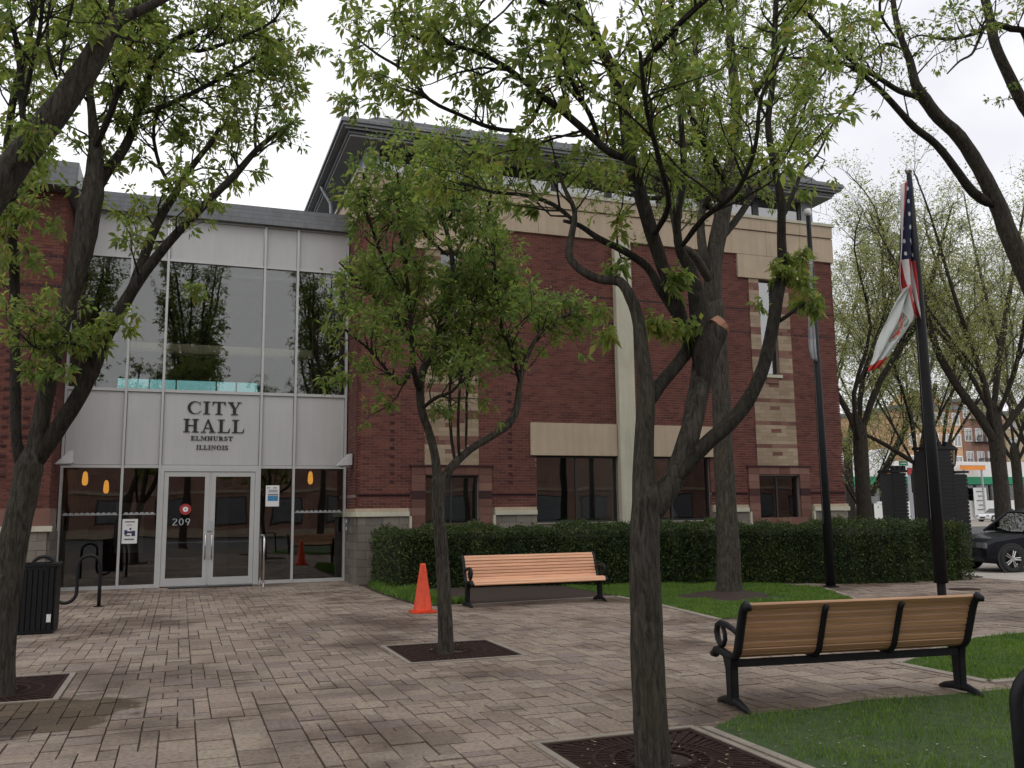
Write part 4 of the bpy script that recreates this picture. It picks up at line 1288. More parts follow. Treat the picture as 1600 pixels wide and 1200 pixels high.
# ================================================================== BENCHES
def bench(name, label, loc, rz, wood, L=2.3, nribs=2):
    """origin on the ground mid length; sits facing -Y; x along the length"""
    t = thing(name, label, 'bench', loc, rz, group='slatted benches with black cast iron ends')
    # slat line: from the front edge of the seat, back along the seat, up the back, with a rolled top
    prof = [(-.30, .40), (-.275, .432), (-.22, .445), (-.16, .44), (-.10, .43), (-.04, .42), (.02, .415), (.07, .43), (.105, .465), (.125, .515), (.145, .57), (.165, .625), (.185, .68), (.205, .735), (.228, .79), (.26, .835)]
    def offs(i, d):
        a = Vector(prof[max(i - 1, 0)]); b = Vector(prof[min(i + 1, len(prof) - 1)]); tg = (b - a).normalized(); nn_ = Vector((-tg.y, tg.x))
        return Vector(prof[i]) + nn_ * d, tg, nn_
    for i in range(len(prof)):
        p, tg, nn_ = offs(i, 0.0)
        wv = .0262; th = .015
        mb = MB()
        c = [p - tg * wv - nn_ * th, p + tg * wv - nn_ * th, p + tg * wv + nn_ * th, p - tg * wv + nn_ * th]
        # softened edges
        q = [p - tg * wv - nn_ * th * .4, p - tg * wv * .8 - nn_ * th, p + tg * wv * .8 - nn_ * th, p + tg * wv - nn_ * th * .4, p + tg * wv + nn_ * th * .5, p + tg * wv * .75 + nn_ * th, p - tg * wv * .75 + nn_ * th, p - tg * wv + nn_ * th * .5]
        mb.prism([(a.x, a.y) for a in q], 0, -L / 2, L / 2)
        mb.build('slat', wood, t)
    # rib straps under the slats and end frames
    xs_r = [(-.5 + (k + 1) / (nribs + 1)) * L for k in range(nribs)]
    for x in xs_r:
        mb = MB()
        pts = []
        for i in range(len(prof)): p, tg, nn_ = offs(i, -.030); pts.append((x, p.x, p.y))
        mb.tube(pts, .02, 6, sx=1.3); mb.build('rib', M['black_paint'], t, smooth=True)
    for sx_ in (-1, 1):
        x = sx_ * (L / 2 + .02)
        fr = MB()
        pts = []
        for i in range(len(prof)): p, tg, nn_ = offs(i, -.012); pts.append((x, p.x, p.y))
        pts = [(x, -.345, .385)] + pts + [(x, .30, .850), (x, .325, .835), (x, .325, .805)]
        fr.tube(pts, [.028] + [.036] * (len(pts) - 3) + [.036, .03], 8)
        e = fr.build('end_frame', M['black_paint'], t, smooth=True)
        lg = MB()
        lg.prism([(-.045, .02), (.045, .02), (.05, .30), (.07, .40), (-.10, .41), (-.055, .30)], 0, x - .035, x + .035)
        lg.build('leg', M['black_paint'], t, bevel=.008)
        ft = MB()
        ft.tube([(x, -.27, .012), (x, -.2, .03), (x, -.06, .055), (x, .06, .055), (x, .2, .03), (x, .27, .012)], [.015, .028, .038, .038, .028, .015], 8); ft.build('foot', M['black_paint'], t, smooth=True)
        ar = MB()
        ar.tube([(x, .15, .60), (x, .06, .63), (x, -.06, .655), (x, -.16, .66), (x, -.225, .635), (x, -.245, .58), (x, -.225, .52), (x, -.19, .485), (x, -.15, .47)], [.022, .024, .027, .027, .027, .026, .026, .024, .02], 8)
        ar.tube([(x, -.13, .48), (x, -.095, .53), (x, -.10, .59), (x, -.13, .63)], .02, 8)
        ar.build('armrest', M['black_paint'], t, smooth=True)
    mb = MB(); mb.box(-L / 2, L / 2, .01, .05, .325, .385); mb.build('cross_rail', M['black_paint'], t)
    return t
b1 = bench('bench', 'orange wood slatted bench facing the plaza in front of the hedge', (6.02, 15.40, 0), 0, M['wood_orange'], L=2.5)
b2 = bench('bench', 'tan wood slatted bench seen from behind beside the near lawn', (5.40, 6.50, 0), math.pi - math.atan2(.24, 2.13), M['wood_tan'], L=2.14)

# ================================================================== CONE, BIN, RACKS, HOOP
t = thing('traffic_cone', 'bright orange plastic traffic cone standing left of the slim tree', 'traffic cone', (3.81, 14.85, 0))
mb = MB(); mb.lathe([(.165, .03), (.155, .05), (.05, .76), (.047, .79), (.03, .795)], 20); mb.build('cone_body', M['orange_cone'], t, smooth=True)
mb = MB(); mb.prism([(-.2, -.17), (-.17, -.2), (.17, -.2), (.2, -.17), (.2, .17), (.17, .2), (-.17, .2), (-.2, .17)], 2, .005, .032); mb.build('base', M['orange_cone'], t)
t = thing('litter_bin', 'black slatted square litter bin behind the left foreground tree', 'bin', (-1.93, 14.85, 0))
mb = MB()
mb.box(-.25, .25, -.25, .25, .06, .90); mb.build('liner', M['dark_frame'], t)
k_ = 0
for s_ in (-1, 1):
    for i in range(8):
        u = -.27 + i * .0685
        mb = MB(); mb.box(u, u + .055, s_ * .285 - .012, s_ * .285 + .012, .05, .92); mb.build('slat', M['black_paint'], t)
        mb = MB(); mb.box(s_ * .285 - .012, s_ * .285 + .012, u, u + .055, .05, .92); mb.build('slat', M['black_paint'], t)
mb = MB(); mb.box(-.31, .31, -.31, -.2, .925, .975); mb.box(-.31, .31, .2, .31, .925, .975); mb.box(-.31, -.2, -.2, .2, .925, .975); mb.box(.2, .31, -.2, .2, .925, .975); mb.build('rim', M['black_paint'], t, bevel=.01)
mb = MB(); mb.box(-.29, .29, -.29, .29, .012, .05); mb.build('base', M['black_paint'], t)
mb = MB(); mb.box(.2, .255, -.305, -.3, .16, .27); mb.build('sticker', M['paper'], t)

t = thing('bike_rack', 'black wave shaped bike rack in front of the glass beside the bin', 'bike rack', (-1.35, 18.5, 0))
pts = []
def arc(cx, cz, r, a0, a1, n=10): return [(cx + r * math.cos(R_(a0 + (a1 - a0) * i / n)), 0, cz + r * math.sin(R_(a0 + (a1 - a0) * i / n))) for i in range(n + 1)]
rr = .19
pts = [(0, 0, 0), (0, 0, .4)] + arc(-rr, .74, rr, 0, 180) + [(-2 * rr, 0, .5)] + arc(-3 * rr, .28, rr, 0, -180) + [(-4 * rr, 0, .5)] + arc(-5 * rr, .74, rr, 0, 180) + [(-6 * rr, 0, .4), (-6 * rr, 0, 0)]
mb = MB(); mb.tube(pts, .032, 10); mb.build('bent_tube', M['black_paint'], t, smooth=True)
for x in (0, -6 * rr):
    mb = MB(); mb.lathe([(.09, .004), (.09, .016), (.04, .02)], 14, (x, 0)); mb.build('base_plate', M['black_paint'], t)
# near hoop at the right edge
d = ray(1586, 1075); hp_ = EYE + d * (3.9 / FPX)
t = thing('bike_hoop', 'thick black hoop at the right edge of the foreground', 'bike hoop', (hp_.x, hp_.y, 0))
H_ = hp_.z + .09
ux, uy = .93, -.36
pp = [(0, 0, 0), (0, 0, H_ - .16)] + [(ux * (.16 - .16 * math.cos(R_(a))), uy * (.16 - .16 * math.cos(R_(a))), H_ - .16 + .16 * math.sin(R_(a))) for a in range(15, 91, 15)] + [(ux * .62, uy * .62, H_)] + [(ux * (.62 + .16 * math.sin(R_(a))), uy * (.62 + .16 * math.sin(R_(a))), H_ - .16 + .16 * math.cos(R_(a))) for a in range(15, 91, 15)] + [(ux * .78, uy * .78, 0)]
mb = MB(); mb.tube(pp, .029, 12); mb.build('hoop_tube', M['black_paint'], t, smooth=True)
for q in (pp[0], pp[-1]):
    mb = MB(); mb.lathe([(.09, .01), (.09, .02), (.045, .025)], 14, (q[0], q[1])); mb.build('base_plate', M['black_paint'], t)

# ================================================================== FLAGPOLES
def cloth(name, rows, mat, parent, fold=.05, nu=14, seed=1):
    """rows: (left point, right point, foldcount) from top to bottom; a hanging cloth with folds"""
    rr_ = random.Random(seed); V = []; F = []; UV = []
    nr = len(rows)
    for i, (A, B) in enumerate(rows):
        A = Vector(A); B = Vector(B)
        for j in range(nu + 1):
            u = j / nu
            p = A.lerp(B, u)
            p = p + Vector((0, 1, 0)) * fold * math.sin(u * 13 + i * .35 + seed) + Vector((1, 0, 0)) * fold * .3 * math.sin(u * 21 + i * .5)
            V.append(tuple(p)); UV.append((u, 1 - i / (nr - 1)))
    for i in range(nr - 1):
        for j in range(nu):
            a = i * (nu + 1) + j; F.append((a, a + 1, a + nu + 2, a + nu + 1))
    me = bpy.data.meshes.new(name); me.from_pydata(V, [], F)
    uvl = me.uv_layers.new(name='UVMap')
    for li, l in enumerate(me.loops): uvl.data[li].uv = UV[l.vertex_index]
    me.polygons.foreach_set('use_smooth', [True] * len(me.polygons)); me.materials.append(mat); me.update()
    o = link(name, me, parent)
    so = o.modifiers.new('thickness', 'SOLIDIFY'); so.thickness = .003
    return o
P1 = Vector((12.93, 12.98, 0))
t = thing('flagpole', 'thick black flagpole beside the tan bench', 'flagpole', P1, group='black flagpoles in front of the hedge')
mb = MB(); mb.tube([(0, 0, .26), (0, 0, 3), (0, 0, 6), (0, 0, 7.95)], [.125, .115, .085, .05], 14); mb.build('pole', M['black_paint'], t, smooth=True)
mb = MB(); mb.tube([(0, 0, 0), (0, 0, .27)], .075, 12); mb.lathe([(.16, .004), (.16, .02), (.08, .025)], 16); mb.build('hinge_base', M['black_paint'], t)
mb = MB(); mb.lathe([(.01, 7.95), (.05, 7.97), (.08, 8.04), (.05, 8.11), (.01, 8.13)], 12); mb.build('finial', M['steel'], t, smooth=True)
mb = MB(); mb.tube([(-.12, 0, 1.3), (-.08, 0, 7.8)], .004, 5); mb.build('halyard', M['metal_soffit'], t)
mb = MB(); mb.box(-.16, -.12, -.03, .03, 1.2, 1.4); mb.build('cleat', M['black_paint'], t)
fl = thing('stars_and_stripes_flag', 'furled striped flag with starred blue canton hanging on the thick black flagpole', 'flag', (0, 0, 0))
# hoist runs down the pole: map the flag turned so that the canton hangs on top
def px_rows(lst, Y, n=14):
    out = []
    K = len(lst) - 1
    for i in range(n + 1):
        s_ = i / n * K; k = min(int(s_), K - 1); f_ = s_ - k
        a = [lst[k][q] * (1 - f_) + lst[k + 1][q] * f_ for q in range(4)]
        out.append((at(a[0], a[1], Y - .05), at(a[2], a[3], Y - .05)))
    return out
fr_ = px_rows([(1412, 285, 1421, 285), (1406, 340, 1423, 345), (1403, 400, 1426, 405), (1402, 440, 1430, 445), (1412, 470, 1434, 478), (1418, 488, 1438, 500)], 12.95)
o = cloth('cloth', fr_, M['flag_us'], fl, .09, nu=26, seed=2)
# turn the print: canton to the top half of the drop
for uvd in o.data.uv_layers[0].data:
    u, v = uvd.uv
    uvd.uv = (min(1, (1 - v) * .95), min(1, .25 + u * .75))
fl2 = thing('state_flag', 'white flag with red and green print blowing left below the striped flag', 'flag', (0, 0, 0))
fs_ = px_rows([(1416, 448, 1419, 446), (1400, 470, 1424, 475), (1385, 505, 1432, 497), (1376, 530, 1420, 515), (1366, 560, 1398, 540), (1352, 582, 1372, 575)], 12.9)
o = cloth('cloth', fs_, M['flag_state'], fl2, .06, seed=5)
for uvd in o.data.uv_layers[0].data:
    u, v = uvd.uv
    uvd.uv = (1 - v, u)
for f_o in (fl, fl2):
    p_o = Vector((12.85, 12.9, 4.5)); f_o.location = p_o
    for c_o in f_o.children: c_o.location = -p_o
P2 = Vector((12.75, 15.75, 0))
t = thing('flagpole', 'slim black flagpole with white ball finial close to the hedge', 'flagpole', P2, group='black flagpoles in front of the hedge')
mb = MB(); mb.tube([(0, 0, 0), (0, 0, 3), (0, 0, 8.0)], [.10, .085, .05], 12); mb.build('pole', M['black_paint'], t, smooth=True)
mb = MB(); mb.lathe([(.17, .004), (.17, .02), (.11, .03)], 16); mb.build('hinge_base', M['black_paint'], t)
mb = MB(); mb.lathe([(.01, 8.0), (.06, 8.02), (.085, 8.09), (.06, 8.16), (.01, 8.18)], 12); mb.build('finial', M['white_paint'], t, smooth=True)
mb = MB(); mb.tube([(-.09, 0, 1.3), (-.06, 0, 7.8)], .004, 5); mb.build('halyard', M['metal_soffit'], t)
fl3 = thing('furled_flag', 'grey and white furled flag hanging on the slim flagpole', 'flag', (0, 0, 0))
fg = px_rows([(1266, 405, 1269, 405), (1264, 450, 1270, 450), (1262, 500, 1271, 500), (1263, 545, 1274, 545), (1268, 562, 1277, 565)], 15.7)
cloth('cloth', fg, M['flag_grey'], fl3, .03, seed=8)

fl3.location = (12.6, 15.7, 4.8)
for c_o in fl3.children: c_o.location = (-12.6, -15.7, -4.8)
# small fallen bits lying on the paving, grates and lawn edge
m_ = 900
X = np.concatenate([RS.uniform(2.2, 5.2, m_ // 2), RS.uniform(-2.2, 8, m_ // 2)]); Y = np.concatenate([RS.uniform(4.6, 7.4, m_ // 2), RS.uniform(4.5, 16, m_ // 2)])
an = RS.uniform(0, 6.28, m_); sz = RS.uniform(.006, .018, m_)
V = np.zeros((m_, 4, 3))
for q, (u, v) in enumerate(((-1, 0), (0, -.5), (1, 0), (0, .5))):
    V[:, q, 0] = X + sz * (u * np.cos(an) - v * np.sin(an)); V[:, q, 1] = Y + sz * (u * np.sin(an) + v * np.cos(an)); V[:, q, 2] = .012 + RS.uniform(0, .006, m_)
M['litter'] = pieces_mat('dry_bits', [(0.0, (0.10, 0.07, 0.04)), (0.5, (0.30, 0.26, 0.14)), (1.0, (0.55, 0.52, 0.42))])
stuff(tag(link('leaf_litter', np_mesh('leaf_litter', V.reshape(-1, 3), np.arange(m_ * 4).reshape(m_, 4), M['litter'])), 'small dry fallen bits scattered over the paving and grates', 'leaf litter'))

# utility cover
t_ = MB(); t_.lathe([(.26, .003), (.26, .009), (.24, .010)], 24)
o = t_.build('utility_cover', M['grate']); o.location = gnd(1507, 921); o.scale = (1.1, 1.1, 1); tag(o, 'round iron utility cover in the pale paving at the hedge end', 'manhole cover')

# ================================================================== TREES
def pxlimb(Y0, pts):
    """(px,py,width_px,dY)"""
    P = []; R = []
    for q in pts:
        dy = q[3] if len(q) > 3 else 0.0
        p = at(q[0], q[1], Y0 + dy)
        c = project(p)[2]
        P.append(p); R.append(q[2] / 2 * c / FPX)
    return P, R
def perp_rand(d, rng):
    v = Vector((rng.gauss(0, 1), rng.gauss(0, 1), rng.gauss(0, 1)))
    v = v - d * v.dot(d)
    return v.normalized() if v.length > 1e-6 else d.orthogonal().normalized()
def tree(name, label, base, trunk, limbs, leaf, bark, bark2, cfg, group=None, seed=1, cat='tree'):
    """trunk: (P,R); limbs: list of (P,R, density per metre); cfg: twig and leaf numbers"""
    rng = random.Random(seed)
    t = thing(name, label, cat, base, group=group)
    O = Vector(base)
    P, R = catmull(trunk[0], trunk[1], 4)
    dtop = (P[-1] - P[-2]).normalized(); rt = R[-1]
    P = P + [P[-1] + dtop * rt * .8, P[-1] + dtop * rt * 1.5, P[-1] + dtop * rt * 2.0]; R = R + [rt * .82, rt * .5, rt * .15]
    P = [P[0] - (P[1] - P[0]).normalized() * .05] + P; R = [R[0] * 1.12] + R
    # root flare
    mb = MB(); mb.tube([p - O for p in P], R, 14, jit=.035); mb.build('trunk', bark, t, smooth=True)
    tw = MB(); C = []; D = []
    keep = cfg.get('keep')
    def child(p, d, r, L, up=.25, steps=4, wig=.28):
        pts = [p]; dd = d.normalized()
        for s_ in range(steps):
            dd = (dd + Vector((rng.gauss(0, wig), rng.gauss(0, wig), rng.gauss(0, wig) + up * .3))).normalized()
            pts.append(pts[-1] + dd * (L / steps))
        return pts
    def grow(pts, rad, dens, level, t0=.15):
        n = len(pts)
        seg = [(pts[i + 1] - pts[i]).length for i in range(n - 1)]; tl = sum(seg)
        cnt = dens * tl * (1 - t0)
        cnt = int(cnt) + (1 if rng.random() < cnt - int(cnt) else 0)
        for _ in range(cnt):
            s_ = tl * (t0 + (1 - t0) * rng.random() ** .85); i = 0; q = s_
            while i < n - 2 and q > seg[i]: q -= seg[i]; i += 1
            f_ = min(1, q / max(seg[i], 1e-6))
            p = pts[i].lerp(pts[i + 1], f_); d = (pts[i + 1] - pts[i]).normalized()
            r = rad[i] * (1 - f_) + rad[i + 1] * f_
            dd = d * rng.uniform(.25, .8) + perp_rand(d, rng) * rng.uniform(.6, 1.0) + Vector((0, 0, cfg.get('up', .3)))
            if level == 2:
                L = rng.uniform(*cfg['L2']) * (1.0 - .45 * s_ / tl)
                ch = child(p, dd, r, L)
                if keep:
                    a = project(ch[-1]); b = project(ch[2])
                    if not (keep(a[0], a[1], ch[-1]) and keep(b[0], b[1], ch[2])): continue
                r0 = min(r * .55, cfg.get('r2', .014)); rs = [r0 * (1 - .75 * k / 4) for k in range(5)]
                tw.tube([c - O for c in ch], rs, 4, cap=False)
                grow(ch, rs, cfg['d3'], 3, .2)
                C.append(ch[-1]); D.append((ch[-1] - ch[-2]).normalized())
            else:
                L = rng.uniform(*cfg['L3'])
                ch = child(p, dd, r, L, steps=2)
                if keep:
                    a = project(ch[-1])
                    if not keep(a[0], a[1], ch[-1]): continue
                tw.tube([c - O for c in ch], [cfg.get('r3', .005), cfg.get('r3', .005) * .8, cfg.get('r3', .005) * .5], 3, cap=False)
                C.append(ch[-1]); D.append((ch[-1] - ch[-2]).normalized())
                if rng.random() < .5: C.append(ch[1]); D.append((ch[1] - ch[0]).normalized())
    for li, lb in enumerate(limbs):
        LP, LR = catmull(lb[0], lb[1], 3)
        LR[0] *= .35; LR[1] *= .8
        mb = MB(); mb.tube([p - O for p in LP], LR, 9, jit=.04)
        mb.build('limb', bark if lb[1][0] > R[-4] * .62 else bark2, t, smooth=True)
        if lb[2] > 0: grow(LP, LR, lb[2] * cfg.get('mul', 1), 2, lb[3] if len(lb) > 3 else .15)
    for c in cfg.get('extra', []):
        for _ in range(c[3]):
            C.append(Vector(c[0]) + Vector((rng.gauss(0, c[1]), rng.gauss(0, c[1]), rng.gauss(0, c[1] * .6)))); D.append(Vector((rng.gauss(0, .5), rng.gauss(0, .5), -.2)).normalized())
    if tw.v: stuff(tw.build('twigs', bark2, t))
    if C:
        Ca = np.array([tuple(c) for c in C]) - np.array(tuple(O)); Da = np.array([tuple(d) for d in D])
        V, F = leafset(Ca, Da, cfg['leaf'], cfg['k'], cfg['spread'], cfg.get('droop', .35), cfg.get('aspect', .42))
        stuff(link('crown', np_mesh('crown', V, F, leaf), t))
    return t, len(C)

def sky_gap_left(x, y, p): 
    # open sky between the left and middle crowns, and the clear part of the facade
    if 455 < x < 520 and 0 < y < 400: return False
    return True

# --- T3 foreground tree, forked
Y3 = 5.4
trunk3 = pxlimb(Y3, [(1022, 1205, 62), (1018, 1150, 55), (1013, 1050, 53), (1009, 950, 50), (1007, 860, 47), (1008, 810, 46), (1010, 780, 44)])
L3 = [
 pxlimb(Y3, [(1006, 830, 38), (1005, 770, 36), (1006, 700, 31), (1009, 640, 29), (1009, 600, 26), (1002, 545, 21, .05), (997, 500, 20, .1), (985, 465, 18, .1), (968, 440, 16, .15), (935, 436, 14, .25), (905, 420, 13, .3), (889, 398, 13, .35), (893, 368, 11, .4), (898, 330, 8, .4), (880, 290, 6, .5), (868, 245, 4, .6)]) + (1.6, .55),
 pxlimb(Y3, [(1010, 640, 20), (1030, 603, 21, .05), (1058, 570, 20, .1), (1078, 540, 22, .2), (1072, 515, 20, .25), (1052, 482, 17, .3), (1032, 452, 15, .35), (1012, 418, 13, .4), (975, 392, 12, .45), (935, 372, 10, .5), (905, 352, 8, .55), (880, 345, 5, .6)]) + (2.0, .5),
 pxlimb(Y3, [(1078, 545, 20, .2), (1062, 490, 20, .2), (1040, 430, 20, .2), (1020, 370, 22, .2), (1005, 320, 22, .2), (990, 270, 22, .25), (980, 215, 21, .3), (975, 165, 19, .35), (952, 100, 18, .4), (925, 45, 16, .45), (895, -10, 14, .5), (870, -70, 11, .5)]) + (2.6, .35),
 pxlimb(Y3, [(1012, 815, 36), (1036, 776, 36), (1062, 730, 36), (1080, 670, 33), (1092, 610, 34, .05), (1104, 555, 37, .1), (1120, 514, 38, .1)]) + (0,),
 pxlimb(Y3, [(1100, 630, 20, .03), (1097, 560, 32, .06), (1092, 490, 31, .2), (1080, 425, 20, .3), (1062, 390, 15, .35), (1058, 340, 12, .4), (1068, 280, 10, .45), (1065, 200, 9, .5), (1058, 120, 8, .5), (1050, 40, 7, .5), (1048, -60, 6, .5)]) + (3.2, .35),
 pxlimb(Y3, [(1048, 762, 20, -.02), (1072, 728, 24, -.05), (1105, 692, 24, -.08), (1140, 662, 24, -.1), (1172, 620, 22, -.1), (1193, 572, 20, -.1), (1206, 515, 20, -.05), (1214, 465, 20, 0), (1222, 425, 16, .05), (1221, 370, 14, .1), (1220, 310, 13, .1), (1206, 240, 11, .15), (1200, 190, 10, .2), (1207, 130, 10, .2), (1210, 60, 9, .25), (1214, -40, 8, .3)]) + (2.3, .55),
 pxlimb(Y3, [(1222, 345, 8, .1), (1240, 300, 7, .15), (1255, 265, 5, .2), (1278, 240, 4, .25), (1300, 195, 3, .3)]) + (1.5, .3),
 pxlimb(Y3, [(1214, 505, 8, 0), (1232, 492, 6, -.05), (1255, 476, 5, -.1), (1270, 470, 3, -.1)]) + (0,),
 pxlimb(Y3, [(984, 250, 14, .3), (950, 236, 12, .35), (915, 205, 12, .4), (880, 175, 11, .45), (840, 145, 10, .5), (800, 112, 9, .55), (760, 88, 8, .6), (715, 72, 6, .65), (660, 62, 5, .7), (620, 45, 3, .75)]) + (5.2, .1),
 pxlimb(Y3, [(936, 218, 9, .4), (922, 180, 8, .3), (900, 140, 7, .2), (885, 110, 6, .1), (870, 60, 5, 0)]) + (4.0, .1),
 pxlimb(Y3, [(905, 352, 8, .5), (865, 320, 7, .7), (820, 305, 6, .9), (770, 300, 5, 1.1), (720, 285, 4, 1.3)]) + (4.5, .1),
 pxlimb(Y3, [(850, 150, 8, .5), (820, 200, 7, .7), (770, 200, 7, .9), (720, 180, 6, 1.0), (670, 155, 6, 1.1), (630, 110, 5, 1.2), (590, 85, 4, 1.3), (558, 60, 3, 1.4)]) + (4.6, .1),
 pxlimb(Y3, [(1062, 390, 10, .35), (1100, 340, 9, .1), (1150, 300, 8, -.2), (1180, 230, 7, -.4), (1190, 150, 6, -.5), (1230, 70, 5, -.6)]) + (3.4, .2),
 pxlimb(Y3, [(975, 165, 14, .35), (1000, 110, 11, .1), (1040, 60, 10, -.2), (1090, 10, 9, -.4), (1150, -40, 8, -.6)]) + (3.6, .1),
 pxlimb(Y3, [(925, 45, 10, .45), (880, 20, 9, .3), (820, -10, 8, .2), (740, -30, 7, .2), (650, -40, 5, .2)]) + (4.2, .1),
 pxlimb(Y3, [(1020, 370, 12, .2), (1045, 320, 9, -.2), (1030, 250, 8, -.5), (1010, 170, 7, -.7), (1000, 80, 6, -.9)]) + (3.2, .2),
]
def keep3(x, y, p):
    if x < 520 and y > 60: return False
    if y > 455: return False
    if x < 640 and y > 230: return False
    if 640 <= x < 860 and y > 330: return False
    if y > 345 and 900 < x < 1170 and not (1020 < x < 1100 and y < 400): return random.random() < .35
    if x > 1345 and y > 300: return False
    if x > 1390: return False
    if y > 300 and x > 1120: return random.random() < .5
    return True
e3 = []
def spot(px, py, Y, r, n): return (at(px, py, Y), r, 0, n)
e3 = [spot(1062, 432, Y3 + .1, .055, 16), (spot(1060, 510, Y3 + .1, .07, 22)), spot(1030, 498, Y3 + .1, .04, 10), spot(1265, 470, Y3 - .1, .06, 20), spot(1225, 420, Y3, .06, 16), spot(1245, 400, Y3, .05, 12), spot(1250, 440, Y3, .03, 6), spot(955, 420, Y3 + .2, .03, 5), spot(940, 480, Y3 + .3, .03, 4), spot(945, 520, Y3 + .2, .03, 6), spot(1190, 470, Y3, .02, 2)]
tree('tree', 'forked foreground tree rising from the grate at the bottom edge with one sawn off stub', (2.89, 5.4, 0), trunk3, L3, M['leaf'], M['bark'], M['bark_dark'],
     dict(L2=(.35, 1.15), d3=9.5, L3=(.05, .30), mul=2.6, leaf=.080, k=14, spread=.05, keep=keep3, extra=e3, r2=.011, r3=.0032, up=.15, aspect=.40), seed=3)
# sawn stub face
tr3 = [o for o in COL.objects if o.name == 'tree'][0]
pc = at(1128, 508, Y3 + .1); ax_ = (at(1122, 512, Y3 + .1) - at(1108, 545, Y3 + .1)).normalized()
mb = MB(); s_ax = (ax_ + Vector((.5, -.25, -.2))).normalized()
mb.tube([pc - Vector((2.89, 5.4, 0)) - s_ax * .05, pc - Vector((2.89, 5.4, 0)) + s_ax * .006], [.082, .08], 12)
mb.build('stub_face', M['cut_wood'], tr3)

# --- T2 slim tree
Y2 = 10.5
trunk2 = pxlimb(Y2, [(697, 1024, 28), (696, 990, 24), (694, 930, 22), (690, 860, 21), (685, 800, 20), (685, 765, 21), (685, 750, 21)])
L2 = [
 pxlimb(Y2, [(684, 765, 17), (681, 720, 14), (672, 680, 13), (660, 645, 13), (656, 610, 13), (662, 575, 13, .05), (678, 545, 11, .1), (690, 500, 10, .1), (703, 460, 10, .1), (708, 420, 8, .1), (700, 370, 7, .1), (688, 320, 6, .1), (690, 265, 5, .1), (684, 215, 4, .1)]) + (7.5, .3),
 pxlimb(Y2, [(657, 618, 10), (648, 585, 9, -.1), (644, 545, 8, -.2), (642, 500, 7, -.3), (636, 440, 6, -.35), (628, 380, 5, -.4), (620, 320, 4, -.4), (622, 270, 3, -.4)]) + (7.5, .2),
 pxlimb(Y2, [(686, 765, 16), (704, 732, 14), (735, 702, 12), (768, 682, 11), (795, 662, 13), (808, 635, 12), (812, 600, 9, .05), (822, 560, 8, .1), (845, 520, 6, .1), (880, 495, 5, .1), (915, 480, 4, .1)]) + (7.0, .5),
 pxlimb(Y2, [(812, 600, 7, .05), (800, 550, 7, -.1), (780, 500, 6, -.3), (775, 440, 5, -.4), (770, 380, 4, -.4)]) + (7.5, .1),
 pxlimb(Y2, [(712, 724, 6), (706, 690, 5, .1), (703, 640, 5, .15), (704, 590, 4, .2), (712, 540, 4, .2)]) + (6, .4),
 pxlimb(Y2, [(718, 718, 6), (716, 680, 5, -.1), (717, 630, 4, -.15), (722, 580, 4, -.2), (735, 520, 4, -.2), (745, 460, 3, -.2)]) + (6, .4),
 pxlimb(Y2, [(728, 706, 5), (729, 660, 4, .1), (730, 610, 4, .2), (742, 560, 3, .3), (760, 500, 3, .3)]) + (6, .4),
 pxlimb(Y2, [(658, 640, 8), (680, 622, 6, -.2), (705, 612, 5, -.3), (728, 590, 4, -.4)]) + (6, .2),
 pxlimb(Y2, [(650, 560, 7, -.1), (630, 600, 6, -.3), (610, 585, 5, -.4), (590, 560, 5, -.5), (570, 540, 4, -.6), (545, 520, 4, -.6), (522, 500, 3, -.7)]) + (7, .2),
 pxlimb(Y2, [(645, 545, 7, -.2), (618, 505, 6, 0), (590, 470, 5, .2), (560, 440, 4, .3), (530, 410, 3, .4)]) + (8, .2),
 pxlimb(Y2, [(640, 480, 6, -.3), (610, 430, 5, -.4), (590, 380, 5, -.5), (570, 320, 4, -.5), (568, 270, 3, -.5)]) + (8.5, .15),
 pxlimb(Y2, [(704, 450, 7, .1), (735, 400, 6, .3), (760, 340, 5, .4), (770, 280, 4, .5), (775, 230, 3, .5)]) + (8.5, .15),
 pxlimb(Y2, [(700, 400, 6, .1), (660, 360, 5, .5), (640, 300, 4, .7), (650, 240, 3, .8)]) + (8, .15),
 pxlimb(Y2, [(695, 350, 5, .1), (725, 300, 4, -.4), (735, 240, 4, -.6)]) + (8, .15),
 pxlimb(Y2, [(690, 520, 6, .1), (730, 480, 5, .5), (790, 470, 4, .8), (850, 455, 3, 1.0)]) + (6, .2),
]
def keep2(x, y, p):
    if x < 505 or x > 935: return False
    if y > 710: return False
    if y > 600 and (x < 560 or x > 840): return False
    if y < 520 and x > 850 - (520 - y) * .25 and y > 0: return (y > 455)
    if y < 430 and x < 545: return x > 520 and random.random() < .5
    if y < 190: return False
    return True
e2 = [spot(905, 500, Y2, .12, 20), spot(925, 490, Y2, .10, 12), spot(530, 590, Y2 - .5, .10, 12), spot(800, 450, Y2, .12, 18), spot(690, 640, Y2, .1, 10)]
tree('tree', 'slim young tree in the middle of the plaza behind its square grate', (2.97, 10.5, 0), trunk2, L2, M['leaf_small'], M['bark'], M['bark_dark'],
     dict(L2=(.3, 1.0), d3=9.0, L3=(.06, .32), mul=2.1, leaf=.088, k=14, spread=.07, keep=keep2, extra=e2, r2=.011, r3=.004, up=.25, aspect=.42), seed=5)

